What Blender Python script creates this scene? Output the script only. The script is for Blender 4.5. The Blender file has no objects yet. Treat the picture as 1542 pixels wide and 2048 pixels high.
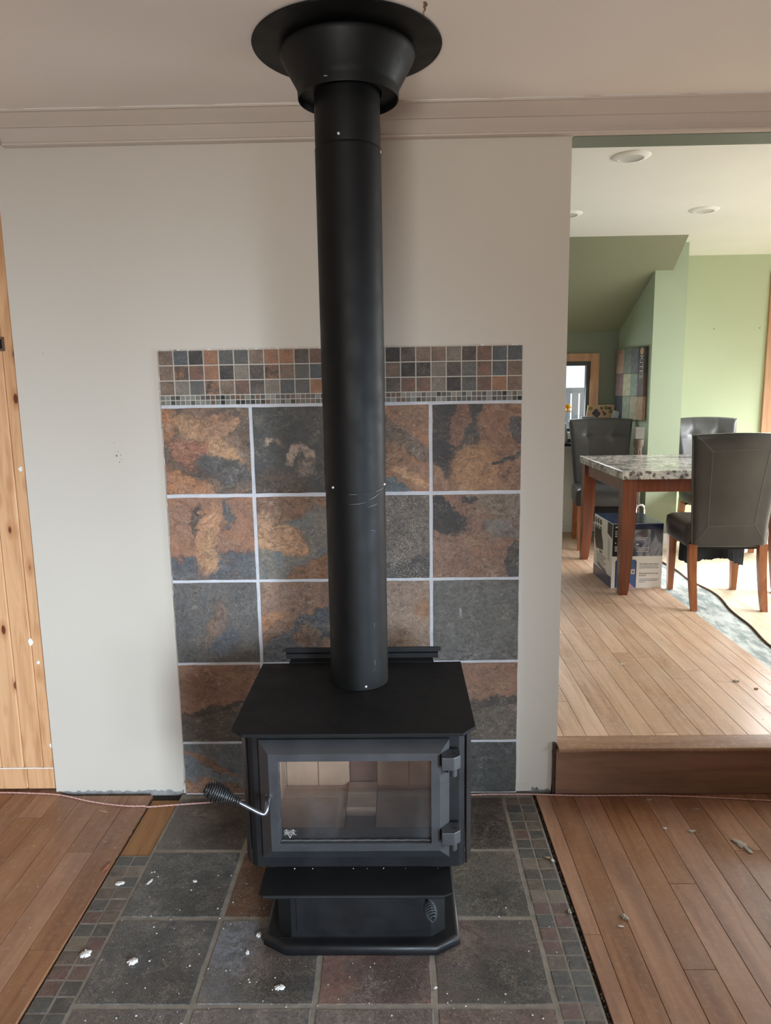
import bpy, bmesh, math, random
from mathutils import Vector, Matrix, noise as mnoise
C = bpy.context.scene.collection
PI = math.pi
R = math.radians
rnd = random.Random(7)

# ------------------------------------------------------------------ camera
cam_d = bpy.data.cameras.new('camera')
cam = bpy.data.objects.new('camera', cam_d); C.objects.link(cam)
_f, _cx, _cy, _cz, _yaw, _pit, _rol = 1465.17, .8151, -2.5397, 1.5009, -.0184, -.1661, -.0155
_fwd = Vector((math.sin(_yaw)*math.cos(_pit), math.cos(_yaw)*math.cos(_pit), math.sin(_pit)))
_r = _fwd.cross(Vector((0, 0, 1))).normalized(); _u = _r.cross(_fwd)
_r2 = _r*math.cos(_rol) + _u*math.sin(_rol); _u2 = -_r*math.sin(_rol) + _u*math.cos(_rol)
M = Matrix((_r2, _u2, -_fwd)).transposed().to_4x4(); M.translation = (_cx, _cy, _cz)
cam.matrix_world = M
cam_d.sensor_fit = 'VERTICAL'; cam_d.sensor_height = 36.0; cam_d.lens = 36.0*_f/2048
cam_d.clip_start = .05; cam_d.clip_end = 200
bpy.context.scene.camera = cam

# ------------------------------------------------------------------ world, lights, exposure
sc = bpy.context.scene
sc.view_settings.view_transform = 'Standard'; sc.view_settings.look = 'None'
sc.view_settings.gamma = 1; sc.view_settings.use_curve_mapping = False
sc.view_settings.exposure = 0.0
wd = bpy.data.worlds.new('overcast_sky'); sc.world = wd; wd.use_nodes = True
wd.node_tree.nodes['Background'].inputs[0].default_value = (.93, .97, 1, 1)
wd.node_tree.nodes['Background'].inputs[1].default_value = 1.15

def area(name, loc, tgt, sx, sy, power, col, spread=180):
    l = bpy.data.lights.new(name, 'AREA'); l.shape = 'RECTANGLE'; l.size = sx; l.size_y = sy
    l.energy = power; l.color = col; l.spread = math.radians(spread)
    o = bpy.data.objects.new(name, l); C.objects.link(o); o.location = loc
    o.rotation_euler = (Vector(tgt)-Vector(loc)).to_track_quat('-Z', 'Y').to_euler()
    return o
# daylight lamps at the window and door openings, plus two added fill lamps
area('daylight_rear_door', (2.08, -4.17, .88), (-1.0, 0, -.05), 1.0, 1.5, 45, (.72, .86, 1), 50)
area('added_rear_fill', (.45, -4.17, 1.3), (.9, -2.2, 2.38), 1.1, .6, 28, (1, .97, .93), 100)  # added fill that lifts the ceiling in place of bounced light
area('daylight_right_window', (3.27, -1.42, .75), (.69, -.46, .70), 1.5, 1.3, 15, (.72, .86, 1), 52)
area('daylight_dining_right', (5.58, 1.7, 1.5), (3.0, 1.9, -.1), 2.3, 1.5, 135, (.94, .98, 1), 115)
area('added_dining_fill', (5.58, 3.3, 1.5), (3.8, 3.5, -.4), 1.1, 1.5, 50, (.94, .98, 1), 80)  # added fill before solid wall, brightens the far end of the dining room
area('daylight_patio_door', (4.81, 4.08, 1.3), (3.6, 2.4, -.3), 1.15, 2.0, 75, (.94, .98, 1), 100)
area('daylight_nook_window', (2.06, 4.03, 1.42), (2.3, 3.0, .9), .85, .55, 8, (.9, .95, 1))

# ------------------------------------------------------------------ materials
def lin(c):
    return tuple(((v/255)/12.92 if v/255 <= .04045 else ((v/255+.055)/1.055)**2.4) for v in c) + (1,)
class NT:
    def __init__(s, name):
        s.m = bpy.data.materials.new(name); s.m.use_nodes = True; s.t = s.m.node_tree
        s.b = s.t.nodes['Principled BSDF']; s.out = s.t.nodes['Material Output']
    def n(s, typ, **k):
        nd = s.t.nodes.new(typ)
        for a, v in k.items():
            if a.startswith('i_'):
                key = a[2:]; key = int(key) if key.isdigit() else key.replace('_', ' ')
                nd.inputs[key].default_value = v
            else: setattr(nd, a, v)
        return nd
    def l(s, a, b): s.t.links.new(a, b)
    def math(s, op, a, b=None, clamp=False):
        nd = s.n('ShaderNodeMath', operation=op, use_clamp=clamp)
        for i, v in enumerate((a, b)):
            if v is None: continue
            if isinstance(v, (int, float)): nd.inputs[i].default_value = v
            else: s.l(v, nd.inputs[i])
        return nd.outputs[0]
    def vmath(s, op, a, b=None, scale=None):
        nd = s.n('ShaderNodeVectorMath', operation=op)
        for i, v in enumerate((a, b)):
            if v is None: continue
            if isinstance(v, tuple): nd.inputs[i].default_value = v
            else: s.l(v, nd.inputs[i])
        if scale is not None: nd.inputs['Scale'].default_value = scale
        return nd.outputs['Value'] if op in ('LENGTH', 'DOT_PRODUCT') else nd.outputs[0]
    def mix(s, fac, a, b, mode='MIX'):
        nd = s.n('ShaderNodeMix', data_type='RGBA', blend_type=mode)
        for k, v in ((0, fac), (6, a), (7, b)):
            if isinstance(v, (int, float)): nd.inputs[k].default_value = v
            elif isinstance(v, tuple): nd.inputs[k].default_value = v
            else: s.l(v, nd.inputs[k])
        return nd.outputs[2]
    def ramp(s, fac, stops, interp='LINEAR'):
        nd = s.n('ShaderNodeValToRGB'); nd.color_ramp.interpolation = interp
        e = nd.color_ramp.elements
        while len(e) < len(stops): e.new(.5)
        for el, (p, c) in zip(e, stops): el.position = p; el.color = c
        s.l(fac, nd.inputs[0]); return nd.outputs[0]
    def obj(s, mapscale=(1, 1, 1), rand=0, loc=(0, 0, 0)):
        tc = s.n('ShaderNodeTexCoord').outputs['Object']
        if rand:
            oi = s.n('ShaderNodeObjectInfo').outputs['Random']
            cb = s.n('ShaderNodeCombineXYZ'); r1 = s.math('MULTIPLY', oi, rand)
            s.l(r1, cb.inputs[0]); s.l(s.math('MULTIPLY', oi, rand*1.7), cb.inputs[1]); s.l(s.math('MULTIPLY', oi, rand*.6), cb.inputs[2])
            tc = s.vmath('ADD', tc, cb.outputs[0])
        mp = s.n('ShaderNodeMapping'); mp.inputs['Scale'].default_value = mapscale; mp.inputs['Location'].default_value = loc
        s.l(tc, mp.inputs[0]); return mp.outputs[0]
    def noise(s, vec, scale, detail=4, rough=.55, dist=0, col=False):
        nd = s.n('ShaderNodeTexNoise'); nd.inputs['Scale'].default_value = scale; nd.inputs['Detail'].default_value = detail
        nd.inputs['Roughness'].default_value = rough; nd.inputs['Distortion'].default_value = dist
        s.l(vec, nd.inputs['Vector']); return nd.outputs['Color' if col else 'Fac']
    def bump(s, h, strength=.3, dist=.002):
        b = s.n('ShaderNodeBump'); b.inputs['Strength'].default_value = strength; b.inputs['Distance'].default_value = dist
        s.l(h, b.inputs['Height']); s.l(b.outputs[0], s.b.inputs['Normal'])
    def rng(s, v, a, b, c=0., d=1.):
        nd = s.n('ShaderNodeMapRange', interpolation_type='SMOOTHSTEP')
        for i, q in zip((1, 2, 3, 4), (a, b, c, d)): nd.inputs[i].default_value = q
        s.l(v, nd.inputs[0]); return nd.outputs[0]
    def set(s, col=None, rough=None, metal=None, spec=None, coat=None):
        def p(k, v):
            if v is None: return
            if isinstance(v, (int, float)): s.b.inputs[k].default_value = v
            elif isinstance(v, tuple): s.b.inputs[k].default_value = v
            else: s.l(v, s.b.inputs[k])
        p('Base Color', col); p('Roughness', rough); p('Metallic', metal); p('Specular IOR Level', spec); p('Coat Weight', coat)
        return s.m

def paint(name, c, rough=.6, var=.06, nscale=3, bump=.08, spec=.5, metal=0, bscale=180):
    t = NT(name); v = t.obj()
    n1 = t.noise(v, nscale, 3)
    c0 = lin(c); dk = tuple(x*(1-var) for x in c0[:3])+(1,); lt = tuple(min(1, x*(1+var)) for x in c0[:3])+(1,)
    col = t.ramp(n1, [(.3, dk), (.7, lt)])
    if bump: t.bump(t.noise(v, bscale, 2), bump, .001)
    return t.set(col, rough, metal, spec)

M_wall = paint('wall_paint', (203, 195, 183), .55, .02, 1.2, .05)
M_ceil = paint('ceiling_paint', (238, 229, 222), .7, .02, 1.2, .06)
M_crown = paint('crown_paint', (200, 187, 176), .5, .02, 2, .03)
M_white = paint('white_paint', (236, 236, 232), .6, .02, 2, .03)
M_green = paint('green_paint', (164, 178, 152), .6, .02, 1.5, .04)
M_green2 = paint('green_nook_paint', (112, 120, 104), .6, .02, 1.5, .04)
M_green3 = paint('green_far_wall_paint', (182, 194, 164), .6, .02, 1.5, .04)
M_plaster = paint('torn_plaster', (150, 148, 146), .9, .25, 40, .5)
M_dark = paint('dark_subfloor', (42, 34, 28), .95, .4, 30, .6)
M_chip = paint('plaster_flake', (214, 210, 204), .9, .08, 60, .6)
M_grout_w = paint('white_grout', (196, 196, 200), .85, .08, 30, .6)
M_grout_m = paint('mosaic_grout', (188, 180, 170), .9, .06, 30, .4)
M_grout_f = paint('floor_grout', (128, 120, 108), .9, .2, 25, .7)
def blackmetal(name, c, rough, var=.15, bump=.12, bscale=500, spec=.5):
    t = NT(name); v = t.obj()
    c0 = lin(c); n1 = t.noise(v, 9, 5, .6)
    col = t.ramp(n1, [(.3, tuple(x*(1-var) for x in c0[:3])+(1,)), (.75, tuple(x*(1+var) for x in c0[:3])+(1,))])
    rr = t.rng(t.noise(v, 14, 4), .3, .7, rough-.05, rough+.07)
    t.bump(t.noise(v, bscale, 2), bump, .0006)
    return t.set(col, rr, 0, spec)
M_pipe = blackmetal('black_pipe_paint', (10, 10, 11), .52, .06, .03, spec=.26)
M_stove = blackmetal('stove_black_paint', (17, 17, 19), .45, .08, .08, spec=.42)
M_top = blackmetal('stove_top_plate_black', (14, 14, 15), .6, .25, .1, spec=.25)
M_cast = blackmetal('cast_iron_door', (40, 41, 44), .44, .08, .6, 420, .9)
M_slit = paint('gap_black', (3, 3, 3), .9, 0, 1, 0)
M_steel = blackmetal('brushed_steel_rod', (120, 124, 130), .3); M_steel.node_tree.nodes['Principled BSDF'].inputs['Metallic'].default_value = .9
M_chrome = NT('chrome').set((.8, .82, .85, 1), .12, 1)
M_screw = NT('zinc_screw').set((.75, .75, .76, 1), .3, .8)
M_brick = paint('firebrick', (182, 156, 134), .95, .12, 14, .6, bscale=120)
M_brickd = paint('dark_firebrick', (104, 78, 68), .95, .15, 14, .6)
def glass(name, tint=(1, 1, 1, 1), streak=False):
    t = NT(name); t.t.nodes.remove(t.b)
    tr = t.n('ShaderNodeBsdfTransparent'); tr.inputs[0].default_value = tint
    gl = t.n('ShaderNodeBsdfGlossy'); gl.inputs['Roughness'].default_value = .03
    fr = t.n('ShaderNodeFresnel'); fr.inputs[0].default_value = 1.5
    mx = t.n('ShaderNodeMixShader')
    fac = t.math('MULTIPLY', fr.outputs[0], 1.25, True)
    t.l(fac, mx.inputs[0]); t.l(tr.outputs[0], mx.inputs[1]); t.l(gl.outputs[0], mx.inputs[2])
    last = mx.outputs[0]
    if streak:
        df = t.n('ShaderNodeBsdfDiffuse'); df.inputs[0].default_value = (.6, .62, .68, 1)
        nz = t.noise(t.obj((2.2, 1, 1)), 3, 3)
        m2 = t.n('ShaderNodeMixShader'); t.l(t.rng(nz, .45, .85, .01, .05), m2.inputs[0])
        t.l(last, m2.inputs[1]); t.l(df.outputs[0], m2.inputs[2]); last = m2.outputs[0]
    t.l(last, t.out.inputs[0]); return t.m
M_glass = glass('stove_glass', (.96, .95, .94, 1), True)
M_pane = glass('window_glass')

def laminate(name, c1, c2, c3, axis='y', rough=.36, dusty=0.0):
    t = NT(name)
    sc_ = (30, 1.9, 30) if axis == 'y' else (1.6, 26, 26)
    v = t.obj(sc_, 40)
    g = t.noise(v, 1, 6, .62, .8)
    col = t.ramp(g, [(.25, lin(c1)), (.5, lin(c2)), (.78, lin(c3))])
    v2 = t.obj((6, 1.2, 6) if axis == 'y' else (1.2, 6, 6), 31)
    blot = t.noise(v2, 2.2, 3)
    col = t.mix(t.rng(blot, .42, .68, 0, .5), col, lin(c1))
    g2 = t.noise(t.obj((60, 5, 60) if axis == 'y' else (5, 60, 60), 23), 1, 4, .7)
    col = t.mix(t.rng(g2, .58, .72, 0, .35), col, lin(tuple(v*.72 for v in c1)))
    oi = t.n('ShaderNodeObjectInfo').outputs['Random']
    hs = t.n('ShaderNodeHueSaturation'); t.l(col, hs.inputs['Color'])
    t.l(t.rng(oi, 0, 1, .84, 1.12), hs.inputs['Value']); t.l(t.rng(oi, 0, 1, 1.06, .92), hs.inputs['Saturation'])
    col = hs.outputs[0]
    if dusty:
        w = t.n('ShaderNodeNewGeometry').outputs['Position']
        d1 = t.rng(t.noise(w, 3.0, 5, .7), .4, .75, 0, dusty)
        d2 = t.rng(t.noise(w, 60, 3, .7), .5, .75, 0, dusty)
        col = t.mix(d1, col, lin((200, 180, 160))); col = t.mix(d2, col, lin((205, 190, 175)))
    t.bump(g, .08, .001)
    rg = t.rng(blot, .3, .7, rough-.06, rough+.08)
    return t.set(col, rg, 0, .45)
M_lam = laminate('laminate_plank', (120, 83, 62), (153, 109, 80), (169, 127, 97), rough=.42, dusty=.14)
M_lam_up = laminate('dusty_laminate_plank', (172, 134, 106), (202, 166, 136), (216, 184, 156), rough=.4, dusty=.45)
M_riser = laminate('riser_laminate', (108, 76, 58), (132, 94, 72), (142, 104, 80), axis='x', rough=.5)
M_ply = laminate('plywood_subfloor', (204, 182, 150), (226, 208, 180), (236, 222, 198), rough=.7, dusty=.2)
M_plyp = laminate('bare_plywood_patch', (140, 98, 62), (164, 120, 80), (176, 134, 92), rough=.7)
M_redwood = laminate('stained_wood', (92, 36, 22), (118, 52, 30), (134, 66, 38), axis='y', rough=.3)
def woodz(name, c1, c2, c3, rough=.35):
    t = NT(name); v = t.obj((30, 30, 2), 20); g = t.noise(v, 1, 5, .6, .6)
    t.bump(g, .05, .001)
    return t.set(t.ramp(g, [(.25, lin(c1)), (.5, lin(c2)), (.75, lin(c3))]), rough, 0, .5)
M_leg = woodz('stained_wood_legs', (92, 48, 32), (118, 66, 44), (134, 80, 54), .28)
M_pinetrim = woodz('pine_trim', (160, 118, 88), (182, 138, 106), (196, 154, 122), .45)
def pine(name):
    t = NT(name)
    v = t.obj((34, 34, 2.2), 30); g = t.noise(v, 1, 5, .55, 1.2)
    col = t.ramp(g, [(.25, lin((184, 134, 92))), (.5, lin((212, 164, 120))), (.8, lin((224, 180, 138)))])
    v2 = t.obj((16, 1, 7), 30)
    vo = t.n('ShaderNodeTexVoronoi'); vo.inputs['Scale'].default_value = 1.0; t.l(v2, vo.inputs['Vector'])
    k = t.rng(vo.outputs['Distance'], .09, .16, 1, 0)
    k2 = t.rng(vo.outputs['Distance'], .14, .36, .4, 0)
    col = t.mix(k2, col, lin((168, 100, 54))); col = t.mix(k, col, lin((104, 52, 28)))
    t.bump(g, .1, .001)
    return t.set(col, .5, 0, .4)
M_pine = pine('knotty_pine')

def slate(name, base, base2, blobs, seed=0, warp=.12, streak=(1, 1), rough=.5, tile=.3, plane='xz', lineamt=.5, speck=0.0, mott=.75):
    """stone face in tile units u,v 0..1 (v down); blobs: (u,v,ru,rv,angle,rgb[,softness])"""
    t = NT(name)
    def lin(c, k=1.32, ds=.24):
        m_ = sum(c)/3; c = [v+(m_-v)*ds for v in c]
        return tuple(min(.9, k*(((v/255+.055)/1.055)**2.4 if v > 10 else v/255/12.92)) for v in c)+(1,)
    g = t.n('ShaderNodeTexCoord').outputs['Object']
    sep = t.n('ShaderNodeSeparateXYZ'); t.l(g, sep.inputs[0])
    cb = t.n('ShaderNodeCombineXYZ')
    t.l(t.math('ADD', t.math('DIVIDE', sep.outputs[0], tile), .5), cb.inputs[0])
    t.l(t.math('ADD', t.math('DIVIDE', sep.outputs[2 if plane == 'xz' else 1], -tile), .5), cb.inputs[1])
    cb.inputs[2].default_value = seed*3.71
    uv = cb.outputs[0]
    w1 = t.vmath('SCALE', t.vmath('SUBTRACT', t.noise(uv, 2.6, 5, .6, col=True), (.5, .5, .5)), scale=warp*2.6)
    w2 = t.vmath('SCALE', t.vmath('SUBTRACT', t.noise(uv, 9, 7, .72, col=True), (.5, .5, .5)), scale=warp*1.9)
    wuv = t.vmath('ADD', t.vmath('ADD', uv, w1), w2)
    st = t.n('ShaderNodeMapping'); st.inputs['Scale'].default_value = (streak[0], streak[1], 1); t.l(wuv, st.inputs[0])
    n1 = t.noise(st.outputs[0], 3.5, 6, .65); n2 = t.noise(st.outputs[0], 24, 5, .75)
    st2 = t.n('ShaderNodeMapping'); st2.inputs['Scale'].default_value = (streak[0]*1.0, streak[1]*2.2, 1); st2.inputs['Rotation'].default_value = (0, 0, R(25+seed*37)); t.l(wuv, st2.inputs[0])
    n4 = t.noise(st2.outputs[0], 8, 6, .72, .4)
    col = t.mix(t.rng(n1, .36, .64), lin(base), lin(base2))
    for b in blobs:
        u, v, ru, rv, ang, c = b[:6]; soft = b[6] if len(b) > 6 else .18
        mp = t.n('ShaderNodeMapping', vector_type='TEXTURE')
        mp.inputs['Location'].default_value = (u, v, seed*3.71); mp.inputs['Rotation'].default_value = (0, 0, R(ang))
        mp.inputs['Scale'].default_value = (ru, rv, 1e4)
        t.l(wuv, mp.inputs[0])
        d = t.vmath('LENGTH', mp.outputs[0])
        mk = t.rng(d, 1-soft, 1+soft, 1, 0)
        c2 = tuple(max(0, x*.66) for x in c)
        cc = t.mix(t.rng(n4, .38, .58), lin(c2), lin(c))
        # pale/dark outline at the patch border
        e = t.math('SUBTRACT', 1, t.math('MINIMUM', t.math('MULTIPLY', t.math('ABSOLUTE', t.math('SUBTRACT', d, 1.0)), 16), 1))
        col = t.mix(mk, col, cc)
        if lineamt: col = t.mix(t.math('MULTIPLY', e, lineamt*.7), col, lin((60, 55, 50) if soft < .3 else c))
    col = t.mix(t.rng(n4, .52, .70, 0, mott), col, lin(tuple(v*.55 for v in base)))
    col = t.mix(t.rng(n4, .44, .30, 0, mott*.7), col, lin(tuple(min(255, v*1.28+8) for v in base2)))
    def vein(sc_, w_, lo, hi, vec):
        nn = t.noise(vec, sc_, 7, .62)
        e_ = t.rng(t.math('ABSOLUTE', t.math('SUBTRACT', nn, .5)), 0, w_, 1, 0)
        return t.math('MULTIPLY', e_, t.rng(t.noise(uv, 2.3+sc_*.1, 3), .40, .62, lo, hi))
    col = t.mix(vein(3.2, .022, 0, mott*1.0, st2.outputs[0]), col, lin(tuple(v*.45 for v in base)))
    col = t.mix(vein(7.5, .03, 0, mott*.8, st2.outputs[0]), col, lin(tuple(v*.5 for v in base2)))
    col = t.mix(vein(1.7, .006, 0, .3+lineamt*.7, wuv), col, lin((176, 162, 144)))
    col = t.mix(vein(5.0, .016, 0, .15+lineamt*.5, st2.outputs[0]), col, lin((184, 158, 130)))
    hv = t.n('ShaderNodeHueSaturation'); t.l(col, hv.inputs['Color']); t.l(t.rng(n2, .3, .7, .66, 1.34), hv.inputs['Value']); col = hv.outputs[0]
    sp1 = t.noise(wuv, 34, 4, .7); m5 = t.rng(t.noise(uv, 3.1, 2), .42, .62)
    col = t.mix(t.math('MULTIPLY', t.rng(sp1, .56, .66), t.math('MULTIPLY', m5, mott*.8)), col, lin((54, 52, 50)))
    col = t.mix(t.math('MULTIPLY', t.rng(sp1, .43, .34), t.math('MULTIPLY', t.rng(n1, .45, .62), mott*.55)), col, lin((196, 160, 124)))
    if speck:
        n3 = t.noise(uv, 90, 2, .5); sp = t.math('MULTIPLY', t.rng(n3, .56, .68), t.rng(n1, .3, .6, 0, speck))
        col = t.mix(sp, col, lin((176, 160, 140)))
    # fine crackle veins
    v = t.n('ShaderNodeTexVoronoi', feature='DISTANCE_TO_EDGE'); v.inputs['Scale'].default_value = 2.3; t.l(wuv, v.inputs['Vector'])
    vein = t.math('MULTIPLY', t.rng(v.outputs['Distance'], 0, .018, 1, 0), t.rng(n1, .45, .6, 0, .45*lineamt))
    col = t.mix(vein, col, lin((168, 158, 145)))
    t.bump(t.math('ADD', n1, t.math('MULTIPLY', n2, .35)), .5, .004)
    return t.set(col, t.rng(n2, .3, .7, rough-.08, rough+.1), 0, .45)

OR, TAN, CH, BL, RU, DB, BE = (176, 112, 70), (186, 134, 90), (56, 55, 54), (92, 100, 108), (138, 84, 54), (84, 68, 58), (158, 132, 112)

# ------------------------------------------------------------------ mesh helpers
class MB:
    def __init__(s): s.v = []; s.f = []
    def add(s, vs, fs):
        b = len(s.v); s.v += [tuple(v) for v in vs]; s.f += [tuple(i+b for i in f) for f in fs]; return s
    def box(s, x0, x1, y0, y1, z0, z1, c=0):
        if c <= 0:
            vs = [(x, y, z) for z in (z0, z1) for y in (y0, y1) for x in (x0, x1)]
            return s.add(vs, [(0, 2, 3, 1), (4, 5, 7, 6), (0, 1, 5, 4), (2, 6, 7, 3), (0, 4, 6, 2), (1, 3, 7, 5)])
        bm = bmesh.new(); bmesh.ops.create_cube(bm, size=1)
        for v in bm.verts:
            v.co = ((x0+x1)/2+v.co.x*(x1-x0), (y0+y1)/2+v.co.y*(y1-y0), (z0+z1)/2+v.co.z*(z1-z0))
        bmesh.ops.bevel(bm, geom=bm.edges[:], offset=c, segments=2, profile=.5, affect='EDGES')
        return s.bm(bm)
    def bm(s, bm, mat=None):
        bm.verts.index_update()
        s.add([(mat @ v.co) if mat else v.co.copy() for v in bm.verts], [[v.index for v in f.verts] for f in bm.faces]); bm.free(); return s
    def prism(s, pts, h0, h1, ax='z', bevel=0):
        """polygon pts (2D, ccw) extruded along ax; ax z: (x,y), y: (x,z), x: (y,z)"""
        n = len(pts)
        def P(p, h): return {'z': (p[0], p[1], h), 'y': (p[0], h, p[1]), 'x': (h, p[0], p[1])}[ax]
        bm = bmesh.new()
        a = [bm.verts.new(P(p, h0)) for p in pts]; b = [bm.verts.new(P(p, h1)) for p in pts]
        bm.faces.new(a); bm.faces.new(b[::-1])
        for i in range(n): bm.faces.new((a[i], b[i], b[(i+1) % n], a[(i+1) % n]))
        bmesh.ops.recalc_face_normals(bm, faces=bm.faces[:])
        if bevel: bmesh.ops.bevel(bm, geom=bm.edges[:], offset=bevel, segments=2, profile=.5, affect='EDGES')
        if n > 4: bmesh.ops.triangulate(bm, faces=[f for f in bm.faces if len(f.verts) > 4])
        return s.bm(bm)
    def lathe(s, prof, c=(0, 0, 0), n=48, closed=False):
        b = len(s.v); m = len(prof)
        for r, z in prof:
            for k in range(n):
                a = 2*PI*k/n; s.v.append((c[0]+r*math.cos(a), c[1]+r*math.sin(a), c[2]+z))
        for i in range(m-1 if not closed else m):
            j = (i+1) % m
            for k in range(n):
                k2 = (k+1) % n; s.f.append((b+i*n+k, b+i*n+k2, b+j*n+k2, b+j*n+k))
        if not closed:
            for i, o in ((0, 1), (m-1, -1)):
                if prof[i][0] > 1e-5: s.f.append([b+i*n+k for k in range(n)][::-o])
        return s
    def tube(s, path, r, n=8, cap=True):
        path = [Vector(p) for p in path]; m = len(path); b = len(s.v)
        rr = r if isinstance(r, (list, tuple)) else [r]*m
        up = None
        for i, p in enumerate(path):
            t = (path[min(i+1, m-1)]-path[max(i-1, 0)]).normalized()
            if up is None:
                up = Vector((0, 0, 1)) if abs(t.z) < .9 else Vector((1, 0, 0))
            x = up - t*up.dot(t)
            if x.length < 1e-6: x = t.orthogonal()
            x.normalize(); up = x; y = t.cross(x)
            for k in range(n):
                a = 2*PI*k/n; s.v.append(tuple(p + (x*math.cos(a)+y*math.sin(a))*rr[i]))
        for i in range(m-1):
            for k in range(n):
                k2 = (k+1) % n; s.f.append((b+i*n+k, b+i*n+k2, b+(i+1)*n+k2, b+(i+1)*n+k))
        if cap:
            s.f.append([b+k for k in range(n)][::-1]); s.f.append([b+(m-1)*n+k for k in range(n)])
        return s
    def rings(s, rings, close_first=False, close_last=False):
        b = len(s.v); n = len(rings[0])
        for r in rings: s.v += [tuple(p) for p in r]
        for i in range(len(rings)-1):
            for k in range(n):
                k2 = (k+1) % n; s.f.append((b+i*n+k, b+i*n+k2, b+(i+1)*n+k2, b+(i+1)*n+k))
        if close_first: s.f.append([b+k for k in range(n)][::-1])
        if close_last: s.f.append([b+(len(rings)-1)*n+k for k in range(n)])
        return s
    def mesh(s, name, mat, smooth=None):
        me = bpy.data.meshes.new(name); me.from_pydata(s.v, [], s.f); me.validate()
        bm = bmesh.new(); bm.from_mesh(me); bmesh.ops.recalc_face_normals(bm, faces=bm.faces[:]); bm.to_mesh(me); bm.free()
        if mat: me.materials.append(mat)
        if smooth is not None:
            for p in me.polygons: p.use_smooth = True
            try: me.set_sharp_from_angle(angle=R(smooth))
            except Exception: pass
        return me
    def build(s, name, mat, parent=None, smooth=None, loc=None):
        o = bpy.data.objects.new(name, s.mesh(name, mat, smooth)); C.objects.link(o)
        if loc is not None: o.location = loc
        if parent: o.parent = parent
        return o
def tag(o, label=None, cat=None, group=None, kind=None):
    if label: o['label'] = label
    if cat: o['category'] = cat
    if group: o['group'] = group
    if kind: o['kind'] = kind
    return o
def thing(name, label, cat, loc=(0, 0, 0), rz=0, group=None):
    o = bpy.data.objects.new(name, None); C.objects.link(o); o.location = loc; o.rotation_euler = (0, 0, rz); o.empty_display_size = .05
    return tag(o, label, cat, group)
def struct(name, mb, mat, parent=None, smooth=None):
    o = mb.build(name, mat, parent, smooth)
    if not parent: o['kind'] = 'structure'
    return o
def text(name, body, size, mat, loc, rot, parent, extrude=.0004, align='LEFT', sx=1):
    cu = bpy.data.curves.new(name, 'FONT'); cu.body = body; cu.size = size; cu.extrude = extrude; cu.align_x = align; cu.resolution_u = 2
    tmp = bpy.data.objects.new(name, cu); C.objects.link(tmp)
    bpy.context.view_layer.update()
    me = bpy.data.meshes.new_from_object(tmp.evaluated_get(bpy.context.evaluated_depsgraph_get()))
    bpy.data.objects.remove(tmp)
    me.name = name; me.materials.clear(); me.materials.append(mat)
    o = bpy.data.objects.new(name, me); C.objects.link(o); o.location = loc; o.rotation_euler = rot; o.scale = (sx, 1, 1); o.parent = parent
    return o

F2 = .19            # level of the dining room floor
ZC, ZD = 2.385, 2.60  # ceilings
YW = .012           # face of the plaster wall

# ------------------------------------------------------------------ the setting: stove room
fl = struct('floor', MB().box(-1.7, 3.3, -4.2, .09, -.06, -.012), M_dark)
pl_cache = {}
def plank(x0, x1, y0, y1, z1, th, mat, parent, name='plank', ch=.0009):
    w, l = round(x1-x0, 4), round(y1-y0, 4); key = (w, l, mat.name, th, name)
    if key not in pl_cache:
        pl_cache[key] = MB().box(-w/2, w/2, -l/2, l/2, -th, 0, 0 if ch == 0 else 0)
        m = MB()
        a = [(-w/2, -l/2), (w/2, -l/2), (w/2, l/2), (-w/2, l/2)]; c = ch
        b = [(-w/2+c, -l/2+c), (w/2-c, -l/2+c), (w/2-c, l/2-c), (-w/2+c, l/2-c)]
        m.rings([[(p[0], p[1], -th) for p in a], [(p[0], p[1], -c) for p in a], [(p[0], p[1], 0) for p in b]], True, True)
        pl_cache[key] = m.mesh(name, mat)
    o = bpy.data.objects.new(name, pl_cache[key]); C.objects.link(o); o.location = ((x0+x1)/2, (y0+y1)/2, z1); o.parent = parent
    return o
GAP = .0012
# right of the hearth: plank edges measured at x 1.361, 1.449, 1.540, 1.626, 1.708 ...
xs = [1.312, 1.361, 1.449, 1.540, 1.626, 1.708, 1.804, 1.894, 1.984, 2.074, 2.164, 2.254, 2.344, 2.434, 2.524, 2.614, 2.704, 2.794, 2.884, 2.974, 3.064, 3.154, 3.244, 3.298]
joints = {0: [-.72], 1: [-1.5], 2: [-1.2], 3: [-.845], 4: [-.51], 5: [-1.3], 6: [-.95], 7: [-.35], 8: [-1.25], 9: [-.7]}
for i in range(len(xs)-1):
    js = list(joints.get(i, [-.3-.7*rnd.random()])); y = js[-1]
    while y > -3.2: y -= 1.2; js.append(y)
    ys = [-.012]+js+[-4.18]
    for a, b in zip(ys[:-1], ys[1:]):
        if a-b > .05: plank(xs[i]+GAP/2, xs[i+1]-GAP/2, b+GAP/2, a-GAP/2, 0, .011, M_lam, fl)
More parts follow.
